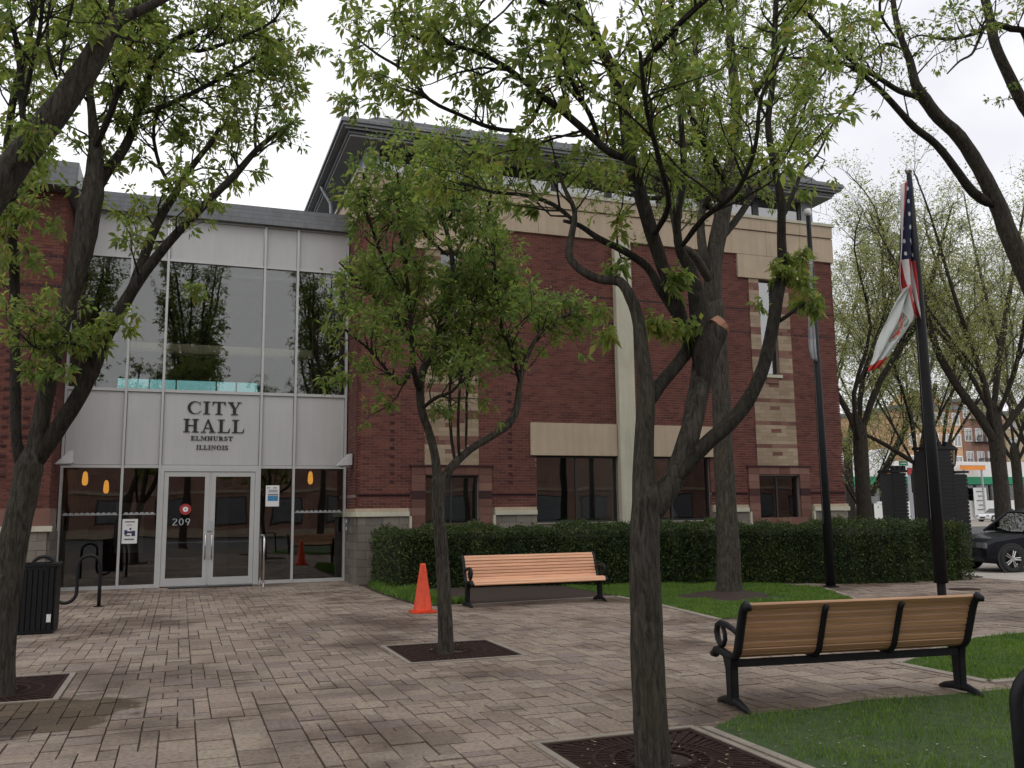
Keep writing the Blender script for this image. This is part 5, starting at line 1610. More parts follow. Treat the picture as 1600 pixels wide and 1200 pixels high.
# --- T1 left foreground tree
Y1 = 9.76
trunk1 = pxlimb(Y1, [(-8, 1094, 62), (-3, 1040, 48), (3, 970, 45), (14, 890, 44), (26, 825, 42), (38, 770, 41), (45, 730, 42)])
L1 = [
 pxlimb(Y1, [(38, 745, 24), (26, 690, 16), (24, 600, 16, .1), (23, 500, 15, .2), (22, 420, 15, .2), (18, 340, 14, .2), (10, 260, 12, .2), (20, 160, 11, .2), (45, 60, 10, .2), (60, -30, 9, .2)]) + (3.2, .35),
 pxlimb(Y1, [(48, 735, 32), (63, 660, 26), (80, 575, 26), (98, 500, 26), (118, 430, 31), (130, 380, 35), (138, 335, 36), (146, 290, 32), (149, 235, 22), (144, 180, 14), (140, 130, 11), (150, 70, 9), (158, -10, 8)]) + (3.6, .5),
 pxlimb(Y1, [(50, 735, 26), (86, 676, 26, -.05), (120, 625, 25, -.1), (142, 580, 25, -.1), (160, 535, 23, -.1), (185, 490, 20, -.1), (215, 440, 18, -.1), (250, 395, 15, -.1), (285, 355, 13, -.1), (330, 310, 12, -.1), (370, 270, 11, -.05), (400, 235, 9, 0), (430, 210, 7, .05), (459, 190, 5, .05)]) + (2.1, .45),
 pxlimb(Y1, [(198, 470, 16, -.1), (222, 410, 15, 0), (245, 350, 14, .1), (275, 300, 12, .2), (300, 260, 10, .2), (330, 222, 8, .2), (342, 200, 6, .2)]) + (3.4, .3),
 pxlimb(Y1, [(142, 310, 22), (165, 270, 18, .1), (195, 230, 15, .2), (215, 180, 12, .2), (232, 120, 10, .2), (262, 70, 9, .2), (320, 40, 7, .2), (370, 10, 6, .2)]) + (4.6, .2),
 pxlimb(Y1, [(400, 240, 6, 0), (398, 200, 5, .1), (404, 160, 4, .15), (408, 110, 3, .2)]) + (6.0, .3),
 pxlimb(Y1, [(145, 240, 12), (175, 170, 10, -.3), (195, 100, 9, -.5), (210, 30, 8, -.6), (215, -40, 7, -.6)]) + (4.6, .15),
 pxlimb(Y1, [(215, 180, 9, .2), (270, 160, 8, .4), (330, 130, 7, .5), (390, 95, 6, .6), (440, 60, 4, .7)]) + (6.5, .1),
 pxlimb(Y1, [(160, 535, 8, -.1), (130, 540, 6, -.3), (100, 535, 5, -.5), (60, 545, 4, -.6), (30, 520, 3, -.7)]) + (5.0, .2),
 pxlimb(Y1, [(262, 70, 6, .2), (310, 80, 6, 0), (370, 60, 5, -.2), (430, 30, 4, -.3), (450, -20, 4, -.3)]) + (6.0, .1),
 pxlimb(Y1, [(275, 300, 6, .2), (250, 260, 6, .4), (240, 200, 5, .6), (260, 150, 4, .7)]) + (5.0, .1),
]
def keep1(x, y, p):
    if x > 478: return False
    if x > 395 and y > 300: return False
    if y > 590: return False
    if y > 345 and x > 230: return random.random() < .35 and y < 500
    if 20 < y < 90 and x > 470: return False
    if y > 400 and x > 205: return False
    if 130 < x < 210 and 440 < y < 480: return False
    return True
e1 = [spot(90, 530, Y1 - .4, .13, 26), spot(50, 525, Y1 - .4, .10, 14), spot(140, 525, Y1 - .3, .10, 16), spot(180, 500, Y1 - .2, .08, 12), spot(60, 570, Y1 - .4, .10, 14), spot(300, 450, Y1 - .2, .05, 8), spot(70, 465, Y1 - .3, .06, 8), spot(485, 80, Y1, .08, 12), spot(30, 400, Y1, .15, 24), spot(35, 330, Y1, .12, 16)]
tree('tree', 'left foreground tree at the image edge with long limbs reaching right over the entrance', (-1.5, 9.76, 0), trunk1, L1, M['leaf'], M['bark'], M['bark_dark'],
     dict(L2=(.35, 1.2), d3=9.0, L3=(.06, .30), mul=2.5, leaf=.092, k=13, spread=.07, keep=keep1, extra=e1, r2=.013, r3=.0045, up=.2, aspect=.42), seed=7)

# --- T0, trunk off the left edge, thick limb crossing the corner
Y0 = 7.2
b0 = at(-330, 1250, Y0); b0 = Vector((b0.x, Y0, 0))
tr0 = ([b0, b0 + Vector((.02, 0, 1.2)), at(-190, 640, Y0)], [.24, .2, .19])
L0 = [
 pxlimb(Y0, [(-190, 660, 57.6), (-120, 500, 53.3), (-50, 370, 50.4), (0, 290, 47.5), (42, 232, 44.6), (80, 185, 41.8), (115, 138, 39.6), (145, 92, 36.0), (165, 55, 30.2), (185, 32, 20.2), (215, 18, 15.8), (245, 4, 13.0), (290, -20, 10.1)]) + (1.2, .65),
 pxlimb(Y0, [(36, 200, 13.0), (33, 130, 10.8, .1), (28, 80, 8.6, .2), (18, 30, 7.2, .2), (5, -20, 6.5, .3)]) + (4.0, .2),
 pxlimb(Y0, [(38, 160, 8.6), (50, 100, 7.2, -.1), (62, 50, 6.5, -.2), (68, -20, 5.8, -.3)]) + (4.0, .2),
 pxlimb(Y0, [(90, 125, 7.2), (78, 90, 5.8), (74, 40, 5.0, .1), (82, -20, 4.3, .1)]) + (3.5, .2),
 pxlimb(Y0, [(92, 120, 6.5), (100, 70, 5.0, .2), (112, 10, 4.3, .3), (118, -30, 3.6, .3)]) + (3.5, .2),
 pxlimb(Y0, [(160, 60, 10.1), (172, 20, 8.6, .1), (182, -30, 7.2, .2)]) + (3.0, .2),
]
def keep0(x, y, p):
    if x > 300 or y > 330: return False
    return True
tree('tree', 'tree off the left edge whose thick limb crosses the top left corner', tuple(b0), tr0, L0, M['leaf'], M['bark'], M['bark_dark'],
     dict(L2=(.35, 1.0), d3=8.5, L3=(.05, .26), mul=2.8, leaf=.072, k=14, spread=.05, keep=keep0, r2=.012, r3=.004, up=.15, extra=[spot(45, 205, Y0 - .2, .07, 16), spot(60, 255, Y0 + .3, .08, 14)]), seed=9)

# --- T4 tree by the hedge
Y4 = 14.93
trunk4 = pxlimb(Y4, [(1140, 936, 46), (1139, 910, 39), (1138, 860, 36), (1134, 780, 32), (1130, 700, 30), (1127, 620, 29), (1122, 540, 28), (1117, 480, 28)])
L4 = [
 pxlimb(Y4, [(1117, 490, 27), (1113, 440, 28), (1118, 390, 27), (1128, 340, 26), (1137, 290, 23), (1146, 230, 19), (1150, 190, 17), (1148, 140, 16), (1142, 80, 14), (1140, 20, 12), (1142, -60, 10)]) + (3.4, .25),
 pxlimb(Y4, [(1112, 430, 22), (1098, 390, 15), (1095, 340, 12, .3), (1105, 290, 10, .5), (1100, 220, 9, .7), (1090, 140, 8, .8), (1085, 60, 7, .9)]) + (4.2, .25),
 pxlimb(Y4, [(1112, 445, 18), (1086, 400, 14, -.3), (1062, 380, 11, -.4), (1050, 330, 10, -.5), (1030, 260, 8, -.6), (1020, 180, 7, -.7)]) + (4.2, .25),
 pxlimb(Y4, [(1122, 380, 13), (1160, 330, 11, .3), (1190, 280, 10, .5), (1230, 220, 8, .7), (1250, 150, 7, .8), (1280, 90, 5, .9)]) + (4.4, .2),
 pxlimb(Y4, [(1137, 290, 12), (1110, 240, 10, -.8), (1080, 180, 9, -1.2), (1060, 100, 7, -1.5)]) + (4.0, .2),
 pxlimb(Y4, [(1150, 190, 10), (1190, 130, 9, -.5), (1220, 60, 7, -.8), (1240, -20, 6, -1.0)]) + (4.0, .2),
 pxlimb(Y4, [(1128, 340, 9), (1080, 305, 8, .8), (1020, 310, 7, 1.4), (960, 300, 5, 1.8), (900, 290, 4, 2.2)]) + (3.8, .2),
]
def keep4(x, y, p):
    if y > 400: return False
    if y > 300 and (x < 880 or x > 1235): return False
    if x > 1330 or x < 830: return False
    if y > 345: return random.random() < .4
    return True
tree('tree', 'straight tree standing in the mulch ring on the lawn by the hedge', (9.76, 14.93, 0), trunk4, L4, M['leaf'], M['bark'], M['bark_dark'],
     dict(L2=(.5, 1.6), d3=8.5, L3=(.1, .4), mul=2.8, leaf=.088, k=11, spread=.10, keep=keep4, r2=.018, r3=.006, up=.25), seed=13)

# --- T5, trunk off the right edge
Y5 = 8.8
b5 = Vector((10.95, Y5, 0))
tr5 = ([b5, b5 + Vector((-.02, 0, 1.6)), at(1655, 560, Y5)], [.22, .17, .15])
L5 = [
 pxlimb(Y5, [(1655, 580, 34.5), (1625, 480, 32.3), (1600, 420, 30.1), (1578, 370, 27.8), (1558, 318, 25.6), (1530, 262, 22.3), (1500, 215, 21.1), (1468, 185, 19.0), (1445, 155, 19.0), (1430, 130, 14.4), (1422, 95, 12.3), (1410, 65, 10.0), (1398, 20, 8.9), (1392, -40, 7.2)]) + (1.5, .55),
 pxlimb(Y5, [(1552, 322, 16.7), (1520, 300, 14.4), (1490, 260, 12.8), (1462, 225, 11.7), (1430, 200, 11.1), (1402, 170, 10.0), (1375, 140, 8.9), (1350, 118, 7.8), (1322, 100, 6.7), (1285, 95, 5.0), (1250, 90, 3.9), (1215, 95, 2.3)]) + (3.2, .4),
 pxlimb(Y5, [(1435, 152, 10.0), (1405, 142, 8.9, -.1), (1378, 125, 7.8, -.2), (1350, 108, 6.7, -.2), (1318, 85, 6.7, -.2), (1300, 65, 6.7, -.2), (1275, 35, 6.7, -.2), (1250, 10, 6.1, -.2), (1225, -30, 5.0, -.2)]) + (4.0, .2),
 pxlimb(Y5, [(1400, 60, 5.0), (1375, 20, 4.4, -.2), (1380, -20, 3.9, -.3)]) + (3.0, .2),
 pxlimb(Y5, [(1415, 80, 4.4), (1385, 68, 3.9, .2), (1365, 85, 2.8, .3), (1330, 95, 2.3, .4)]) + (4.0, .2),
 pxlimb(Y5, [(1620, 460, 22.3), (1650, 300, 21.1), (1625, 205, 20.0), (1600, 165, 18.4), (1575, 115, 16.7), (1555, 70, 15.6), (1548, 35, 14.4), (1535, -20, 12.3)]) + (1.5, .6),
 pxlimb(Y5, [(1612, 180, 7.8, -.3), (1605, 60, 11.1, -.3), (1580, 45, 10.0, -.3), (1550, 38, 8.9, -.3), (1525, 52, 5.6, -.3), (1480, 62, 3.9, -.3), (1440, 55, 2.8, -.3), (1420, 62, 2.3, -.3)]) + (3.2, .3),
 pxlimb(Y5, [(1540, 40, 5.6, -.2), (1528, 65, 4.4, -.3), (1518, 85, 3.9, -.4), (1500, 95, 3.3, -.4), (1480, 115, 2.3, -.5)]) + (4.5, .3),
 pxlimb(Y5, [(1350, 118, 3.9), (1320, 170, 3.3, .2), (1290, 200, 2.8, .3), (1265, 235, 2.3, .4)]) + (4.0, .2),
 pxlimb(Y5, [(1300, 97, 3.9), (1270, 140, 3.3, -.2), (1245, 200, 2.8, -.3)]) + (4.0, .2),
]
def keep5(x, y, p):
    if 1455 < x < 1530 and 85 < y < 200 and not (y < 110 and x < 1520): return False
    if y > 300 or x < 1190: return False
    if y > 160 and x > 1300: return random.random() < .25
    return True
tree('tree', 'tree off the right edge whose long bare limbs slant across the top right sky', tuple(b5), tr5, L5, M['leaf'], M['bark'], M['bark_dark'],
     dict(L2=(.35, 1.1), d3=7.5, L3=(.06, .30), mul=2.2, leaf=.070, k=12, spread=.06, keep=keep5, r2=.012, r3=.0045, up=.1), seed=17)

# --- background trees: procedural heads on traced trunks, pale budding crowns
def bg_tree(label, px, Y, fork, H, spread, seed, w=34, nb=7, dens=2.6, leafm='leaf_far', k=9, leaf=.10, lean=0, group='budding trees behind the hedge on the right', L2=(1.0, 2.6), d3=4.2, pre=None, name='tree', view=True):
    rng = random.Random(seed)
    q = at(px, 800, Y); base = Vector((q.x, Y, 0)); r0 = .72 * w / 2 * project(base)[2] / FPX
    f_ = base + Vector((lean, 0, fork))
    tk = ([base, base.lerp(f_, .5) + Vector((rng.uniform(-.05, .05), 0, 0)), f_], [r0 * 1.15, r0 * .95, r0 * .9])
    limbs = []
    nb = max(4, nb - 2)
    for i in range(nb):
        a = 2 * math.pi * (i + rng.random() * .6) / nb
        out = spread * rng.uniform(.8, 1.35); top = H * rng.uniform(.75, 1.0)
        p0 = base.lerp(f_, rng.uniform(.8, 1.0)) if i else f_
        d = Vector((math.cos(a), math.sin(a) * .9, 0))
        P = [p0, p0 + d * out * .26 + Vector((rng.uniform(-.3, .3), 0, (top - fork) * .24)), p0 + d * out * .62 + Vector((rng.uniform(-.5, .5), 0, (top - fork) * .52)), p0 + d * out * .8 + Vector((rng.uniform(-.3, .3), 0, (top - fork) * .85)), p0 + d * out + Vector((rng.uniform(-.3, .3), 0, (top - fork) * 1.0))]
        rr_ = r0 * rng.uniform(.3, .52)
        limbs.append((P, [rr_, rr_ * .8, rr_ * .55, rr_ * .3, rr_ * .12], dens, .15))
        # secondary fork
        d2 = (d + Vector((rng.uniform(-.9, .9), rng.uniform(-.9, .9), 0))).normalized()
        P2 = [P[1], P[1] + d2 * out * .3 + Vector((0, 0, (top - fork) * .25)), P[1] + d2 * out * .55 + Vector((0, 0, (top - fork) * .5)), P[1] + d2 * out * .7 + Vector((0, 0, (top - fork) * .7))]
        limbs.append((P2, [rr_ * .6, rr_ * .45, rr_ * .28, rr_ * .1], dens, .1))
    if pre: limbs += pre
    return tree(name, label, tuple(base), tk, limbs, M[leafm], M['bark_far'], M['bark_far'],
         dict(L2=L2, d3=d3 * 1.3, L3=(.2, .65), mul=1.7, leaf=leaf * .9, k=k, spread=.24, r2=.013, r3=.006, up=.22, droop=.1, aspect=.5), group=group, seed=seed)
bg_tree('budding tree right beside the brick corner of the city hall', 1352, 24.0, 4.2, 13.2, 3.0, 21, w=34, nb=7)
bg_tree('budding tree with the thickest trunk behind the black car', 1566, 22.0, 4.6, 13.5, 3.8, 22, w=34, nb=8, pre=[
    pxlimb(22.0, [(1560, 700, 16), (1530, 650, 14), (1500, 610, 12), (1470, 560, 11), (1450, 500, 9), (1440, 440, 7)]) + (2.4, .2)])
bg_tree('budding tree behind the thick flagpole', 1438, 27.0, 3.2, 12.2, 3.2, 23, w=22, nb=6, pre=[
    pxlimb(27.0, [(1435, 728, 8), (1400, 705, 7), (1370, 688, 6), (1335, 672, 5)]) + (.8, .3),
    pxlimb(27.0, [(1436, 740, 10), (1442, 690, 9), (1450, 650, 8), (1462, 600, 7)]) + (1.5, .3)])
bg_tree('slim budding tree at the right edge behind the car', 1594, 29.0, 4.0, 13.5, 3.4, 24, w=22, nb=7)
bg_tree('leaning small tree left of the dark pillar', 1352, 31.0, 1.4, 8.0, 3.0, 25, w=16, nb=6, pre=[
    pxlimb(31.0, [(1352, 780, 12), (1372, 755, 11), (1395, 710, 10), (1418, 660, 9), (1430, 620, 7)]) + (1.5, .3)])
bg_tree('tall budding tree furthest behind the flags', 1480, 37.0, 4.5, 18.0, 5.0, 26, w=20, nb=8, leaf=.13, dens=2.2)
bg_tree('tall budding tree beyond the building corner', 1330, 42.0, 5, 19.0, 5.0, 27, w=20, nb=8, leaf=.13, dens=2.2)
bg_tree('tall budding tree far back at the right edge', 1620, 40.0, 5, 19, 5.2, 28, w=20, nb=8, leaf=.13, dens=2.2)

# --- trees and a brick block across the street behind the camera: the lobby glass mirrors them
for i, (x, y, H, sp_, s_, lb) in enumerate(((-5.6, -5.5, 21, 3.4, 31, 'leafy tree behind the viewer mirrored in the left entrance glass'), (.2, -6.5, 21, 2.9, 32, 'leafy tree behind the viewer mirrored in the middle glass'), (7.4, -6.0, 21, 2.8, 33, 'leafy tree behind the viewer mirrored in the right glass'), (16, -9, 12, 3.2, 34, 'leafy tree behind the viewer furthest to the right'))):
    rng = random.Random(s_)
    base = Vector((x, y, 0)); f_ = base + Vector((0, 0, 5))
    limbs = []
    for k in range(13):
        a = 2 * math.pi * k / 6.5 + rng.random() * .5; out = sp_ * rng.uniform(.35, .8); d = Vector((math.cos(a), math.sin(a), 0))
        st = f_ + Vector((0, 0, rng.uniform(-.4, 5.0)))
        tz = H * rng.uniform(.6, .93) - 1
        limbs.append(([st, st + d * out * .4 + Vector((0, 0, (tz - st.z) * .3)), st + d * out * .8 + Vector((0, 0, (tz - st.z) * .7)), Vector((x, y, 0)) + d * out + Vector((0, 0, tz))], [.1, .07, .05, .02], 5.0, .1))
    tree('street_tree', lb, tuple(base), ([base, base + Vector((0.03, 0, 2.5)), f_ + Vector((0, 0, 3))], [.2, .17, .09]), limbs, M['leaf'], M['bark_far'], M['bark_dark'],
         dict(L2=(.6, 1.8), d3=3.6, L3=(.15, .5), mul=1.0, leaf=.16, k=8, spread=.17, r2=.02, r3=.008, up=.3, aspect=.6), group='leafy trees behind the viewer', seed=s_)
opp = thing('brick_building', 'long low red brick building across the street behind the viewer, mirrored in the glass', 'building', (0, -34, 0))
mb = MB(); mb.box(-50, 130, -6, 0, 0, 8.6, M['far_brick_brown']); mb.box(-50.2, 130.2, -6.2, .2, 8.6, 9.1, M['cast_stone']); mb.box(-50.1, 130.1, .0, .08, 3.6, 3.85, M['cast_stone']); mb.box(-50.1, 130.1, .0, .08, .0, .6, M['cast_stone'])
mb.build('wall', None, opp)
for i in range(38):
    mb = MB(); x = -48 + i * 4.6
    mb.box(x, x + 2.6, .0, .05, 1.0, 3.2, M['dark_frame']); w_ = mb.build('window', None, opp)
    mb = MB(); mb.box(x + .1, x + 2.5, .06, .07, 1.1, 3.1); mb.build('pane', M['metal_roof'], w_)

# ================================================================== CARS
def car(name, label, loc, rz, paint, cat='car', group=None):
    """nose towards -X, origin under the nose on the near side; length 4.5, width 1.8 (y 0..1.8)"""
    t = thing(name, label, cat, loc, rz, group)
    mb = MB()
    # cross sections along x: (x, z_bottom, z_shoulder, inset)
    st = [(0.0, .38, .62, .16), (.06, .28, .74, .06), (.3, .22, .84, .0), (.9, .22, .92, .0), (1.25, .22, .97, .0), (3.9, .22, 1.02, .0), (4.3, .28, 1.0, .02), (4.45, .4, .9, .08), (4.5, .48, .8, .14)]
    W = 1.8; V = []; F = []
    for x, zb, zs, ins in st:
        a, b = ins, W - ins
        V += [(x, a + .05, zb), (x, a, zb + .12), (x, a, (zb + zs) / 2), (x, a + .02, zs - .08), (x, a + .1, zs), (x, b - .1, zs), (x, b - .02, zs - .08), (x, b, (zb + zs) / 2), (x, b, zb + .12), (x, b - .05, zb)]
    n = 10
    for i in range(len(st) - 1):
        for j in range(n): F.append((i * n + j, i * n + (j + 1) % n, (i + 1) * n + (j + 1) % n, (i + 1) * n + j))
    F.append(tuple(range(n - 1, -1, -1))); F.append(tuple((len(st) - 1) * n + j for j in range(n)))
    mb.add(V, F); mb.build('body', paint, t, smooth=False, bevel=.0)
    # roof and pillars
    cab = [(1.15, 1.0), (1.75, 1.46), (2.2, 1.55), (3.4, 1.54), (3.95, 1.42), (4.3, 1.02)]
    mb = MB()
    V = []; F = []
    for x, z in cab:
        ins = .1 + (z - 1.0) * .35
        V += [(x, ins, z), (x, W - ins, z)]
    for i in range(len(cab) - 1): F.append((2 * i, 2 * i + 1, 2 * i + 3, 2 * i + 2))
    V2 = [(x, .1 + (z - 1.0) * .35, z) for x, z in cab]
    mb.add([(v[0], v[1], v[2] + .02) for v in V], [f for f in F[1:4]])
    for s_ in (0, 1):
        def side(x, z): 
            ins = .1 + (z - 1.0) * .35 - .008; return (x, ins if s_ == 0 else W - ins, z)
        for (xa, za, xb, zb) in ((1.15, 1.0, 1.75, 1.46), (1.75, 1.46, 2.2, 1.55), (2.2, 1.55, 3.4, 1.54), (3.4, 1.54, 3.95, 1.42), (3.95, 1.42, 4.3, 1.02), (2.55, 1.0, 2.6, 1.54), (3.5, 1.0, 3.45, 1.54)):
            mb.tube([side(xa, za), side(xb, zb)], .035, 6)
    mb.build('roof', paint, t)
    mb = MB()
    mb.add([(x, .1 + (z - 1.0) * .35, z) for x, z in cab], [(0, 5, 4, 3, 2, 1)])
    mb.add([(x, W - (.1 + (z - 1.0) * .35), z) for x, z in cab], [(0, 1, 2, 3, 4, 5)])
    mb.add([(1.15, .1, 1.0), (1.75, .26, 1.46), (1.75, W - .26, 1.46), (1.15, W - .1, 1.0)], [(0, 1, 2, 3)])
    mb.add([(4.3, .1, 1.02), (3.95, .25, 1.42), (3.95, W - .25, 1.42), (4.3, W - .1, 1.02)], [(3, 2, 1, 0)])
    mb.build('window', M['glass_car'], t)
    for (x, y) in ((.70, .0), (3.65, .0), (.70, 1.8), (3.65, 1.8)):
        sgn = -1 if y == 0 else 1
        ar = MB(); V = []; nn_ = 18
        def ring(r, yy): return [(x + r * math.cos(2 * math.pi * i / nn_), yy, .335 + r * math.sin(2 * math.pi * i / nn_)) for i in range(nn_)]
        y0 = y - sgn * .2
        def band(mb_, ra, ya, rb, yb):
            a = ring(ra, ya); b = ring(rb, yb); mb_.add(a + b, [(i, (i + 1) % nn_, (i + 1) % nn_ + nn_, i + nn_) for i in range(nn_)])
        w_ = MB(); band(w_, .335, y0, .335, y + sgn * .01); band(w_, .335, y + sgn * .01, .30, y + sgn * .03); band(w_, .30, y + sgn * .03, .22, y + sgn * .02); tyre = w_.build('wheel', M['tyre'], t, smooth=True)
        rm = MB(); band(rm, .22, y + sgn * .02, .20, y - sgn * .03); 
        for i in range(5):
            a = 2 * math.pi * i / 5
            for da in (-.14, .14):
                p0 = (x + .04 * math.cos(a + da * 3), y + sgn * .012, .335 + .04 * math.sin(a + da * 3)); p1 = (x + .21 * math.cos(a + da), y + sgn * .012, .335 + .21 * math.sin(a + da)); rm.tube([p0, p1], .016, 5)
        rm.tube([(x, y - sgn * .03, .335), (x, y + sgn * .022, .335)], .045, 10)
        rm.build('rim', M['steel'], tyre)
        dk = MB(); dk.tube([(x, y - sgn * .14, .335), (x, y - sgn * .1, .335)], .215, 16); dk.build('brake_disc', M['dark_frame'], tyre)
        aw = MB(); band(aw, .40, y + sgn * .004, .345, y + sgn * .004)
        aw.build('wheel_arch', M['dark_frame'], t)
    for y in (.22, 1.58):
        mb = MB(); mb.box(-.0, .1, y - .17, y + .17, .60, .74); mb.build('headlight', M['metal_roof'], t, bevel=.02)
        mb = MB(); mb.box(4.46, 4.52, y - .12, y + .12, .72, .9); mb.build('tail_light', M['red_paint'], t, bevel=.015)
    mb = MB(); mb.box(-.02, .03, .55, 1.25, .38, .56); mb.build('grille', M['dark_frame'], t)
    mb = MB(); mb.box(1.55, 1.7, -.16, .02, .98, 1.1); mb.build('mirror', paint, t, bevel=.03)
    mb = MB(); mb.box(1.2, 3.5, -.012, .02, .26, .31); mb.build('side_sill', M['steel'], t)
    mb = MB()
    for xx in (2.57,): mb.box(xx, xx + .008, -.003, .01, .35, .96)
    mb.build('door_seam', M['dark_frame'], t)
    mb = MB(); mb.box(2.3, 2.45, -.02, .0, .82, .85); mb.build('door_handle', M['steel'], t)
    return t
car('parked_car', 'black parked car entering the picture at the right edge behind the hedge', (at(1542, 880, 17.4).x, 17.4, -.02), R_(-13), M['car_black'])
c = gnd(1378, 810); car('parked_car', 'pale blue car parked far off left of the dark pillar', (c.x, c.y, -.02), 0, M['car_blue'], group='cars parked in front of the white shop')
c = gnd(1546, 815); car('parked_car', 'white car parked far off behind the right tree trunks', (c.x, c.y, -.02), 0, M['car_white'], group='cars parked in front of the white shop')

# ================================================================== DARK KIOSK, PILLAR, LAMP, SIGNS
def slat_tower(label, px0, px1, pyt, pyb, Y, steps, cat, name):
    a = at(px0, pyb, Y); b = at(px1, pyb, Y); top = at((px0 + px1) / 2, pyt, Y).z
    w = b.x - a.x
    t = thing(name, label, cat, (a.x, Y, 0))
    mb = MB(); mb.box(.03, w * steps[0] - .03, .03, .6, 0, top - .03, M['dark_frame'])
    if len(steps) > 1: mb.box(w * steps[0], w - .03, .03, .6, 0, top * steps[1] - .03, M['dark_frame'])
    mb.build('core', None, t)
    z = .05
    while z < top - .05:
        mb = MB()
        mb.box(0, w * steps[0], 0, .04, z, z + .085); mb.build('slat', M['black_paint'], t)
        if len(steps) > 1 and z < top * steps[1] - .05:
            mb = MB(); mb.box(w * steps[0] + .01, w, .01, .05, z, z + .085); mb.build('slat', M['black_paint'], t)
        z += .11
    mb = MB(); mb.box(-.04, w * steps[0] + .03, -.04, .64, top, top + .08)
    for i in range(3): mb.box(.05 + i * w * steps[0] * .35, .05 + i * w * steps[0] * .35 + .12, 0, .14, top + .08, top + .22)
    mb.build('cap', M['black_paint'], t)
    if len(steps) > 1:
        mb = MB(); mb.box(w * steps[0] + .035, w + .04, -.03, .62, top * steps[1], top * steps[1] + .06); mb.build('side_cap', M['black_paint'], t)
    return t
slat_tower('tall stepped black slatted kiosk rising behind the hedge end', 1466, 1523, 702, 880, 20.5, (.62, .79), 'kiosk', 'slatted_kiosk')
slat_tower('small black slatted pillar behind the hedge left of the thick flagpole', 1402, 1424, 738, 850, 24.0, (1.0,), 'pillar', 'slatted_pillar')
q = at(1494, 800, 22.0)
t = thing('street_lamp', 'carriage style street lamp just above the black kiosk', 'street lamp', (q.x, 22.0, 0))
zt = at(1494, 726, 22.0).z
mb = MB(); mb.tube([(0, 0, 0), (0, 0, .8), (0, 0, zt)], [.09, .05, .04], 10); mb.build('post', M['black_paint'], t, smooth=True)
mb = MB(); mb.lathe([(.09, zt), (.17, zt + .45), (.15, zt + .46)], 6); mb.build('lamp_glass', M['glass'], t)
mb = MB()
for i in range(6):
    a = 2 * math.pi * i / 6; mb.tube([(.09 * math.cos(a), .09 * math.sin(a), zt), (.172 * math.cos(a), .172 * math.sin(a), zt + .45)], .012, 4)
mb.lathe([(.23, zt + .46), (.12, zt + .58), (.05, zt + .62), (.04, zt + .68), (.01, zt + .80)], 10); mb.lathe([(.05, zt - .08), (.1, zt)], 8)
mb.build('lamp_cage', M['black_paint'], t)
# traffic signal, street name sign, plain sign
q = at(1431, 800, 38.0)
t = thing('traffic_signal', 'black traffic signal on a pole between pillar and flagpole', 'traffic signal', (q.x, 38, 0))
mb = MB(); mb.tube([(0, 0, 0), (0, 0, at(1431, 735, 38).z)], .07, 8); mb.build('pole', M['black_paint'], t, smooth=True)
zb = at(1431, 770, 38).z
mb = MB(); mb.box(-.2, .2, -.25, .0, zb, zb + 1.0); mb.build('signal_head', M['black_paint'], t, bevel=.03)
for i, m_ in enumerate(('dark_frame', 'dark_frame', 'red_paint')):
    mb = MB(); mb.prism([(.12 * math.cos(a), zb + .2 + .3 * i + .12 * math.sin(a)) for a in [2 * math.pi * k / 14 for k in range(14)]], 1, -.28, -.255); mb.build('lens', M[m_], t)
    mb = MB(); mb.tube([(-.13, -.34, zb + .24 + .3 * i), (0, -.34, zb + .33 + .3 * i), (.13, -.34, zb + .24 + .3 * i)], .02, 4); mb.build('visor', M['black_paint'], t)
q = at(1416, 800, 36.0); zz = at(1416, 724, 36.0).z
t = thing('street_name_sign', 'green street name plate above the small black pillar', 'street sign', (q.x, 36, 0))
mb = MB(); mb.tube([(0, 0, 0), (0, 0, zz + .2)], .035, 6); mb.build('post', M['metal_post'], t)
mb = MB(); mb.box(-.28, .28, -.05, -.04, zz - .11, zz + .11); mb.build('plate', M['green_paint'], t)
mb = MB(); mb.box(-.2, .2, -.056, -.0505, zz - .02, zz + .02); mb.build('print', M['white_paint'], t)
q = at(1356, 800, 30.0); zz = at(1356, 782, 30.0).z
t = thing('road_sign', 'small pale sign on a brown post beside the far trunk', 'road sign', (q.x + .25, 30, 0))
mb = MB(); mb.tube([(0, 0, 0), (0, 0, zz)], .06, 8); mb.build('post', M['bark_dark'], t)
mb = MB(); mb.prism([(-.28, zz + .16), (-.12, zz - .12), (.12, zz - .12), (.28, zz + .16)], 1, -.09, -.06); mb.build('plate', M['metal_post'], t)

# ================================================================== FAR BUILDINGS
YS = 92.0
def wx(px, Y): return at(px, 790, Y).x
def wz(px, py, Y): return at(px, py, Y).z
shop = thing('white_shop', 'long white shop with a green band and dark windows far beyond the hedge', 'building', (wx(1440, YS), YS, 0))
ox = wx(1440, YS)
x0, x1 = wx(1300, YS) - ox, wx(1640, YS) - ox
zg0, zg1 = wz(1440, 757, YS), wz(1440, 745, YS); zt = wz(1440, 722, YS); zw0 = wz(1440, 783, YS)
mb = MB()
mb.box(x0, x1, .3, 12, 0, zt, M['white_paint']); mb.box(x0, x1, .0, .3, 0, zw0, M['white_paint']); mb.box(x0, x1, -.2, .3, zg1, zt + .1, M['white_paint'])
mb.build('wall', None, shop)
mb = MB(); mb.box(x0, x1, -.35, -.2, zg0, zg1); mb.build('green_band', M['green_paint'], shop)
nW = 14; L = (x1 - x0) / nW
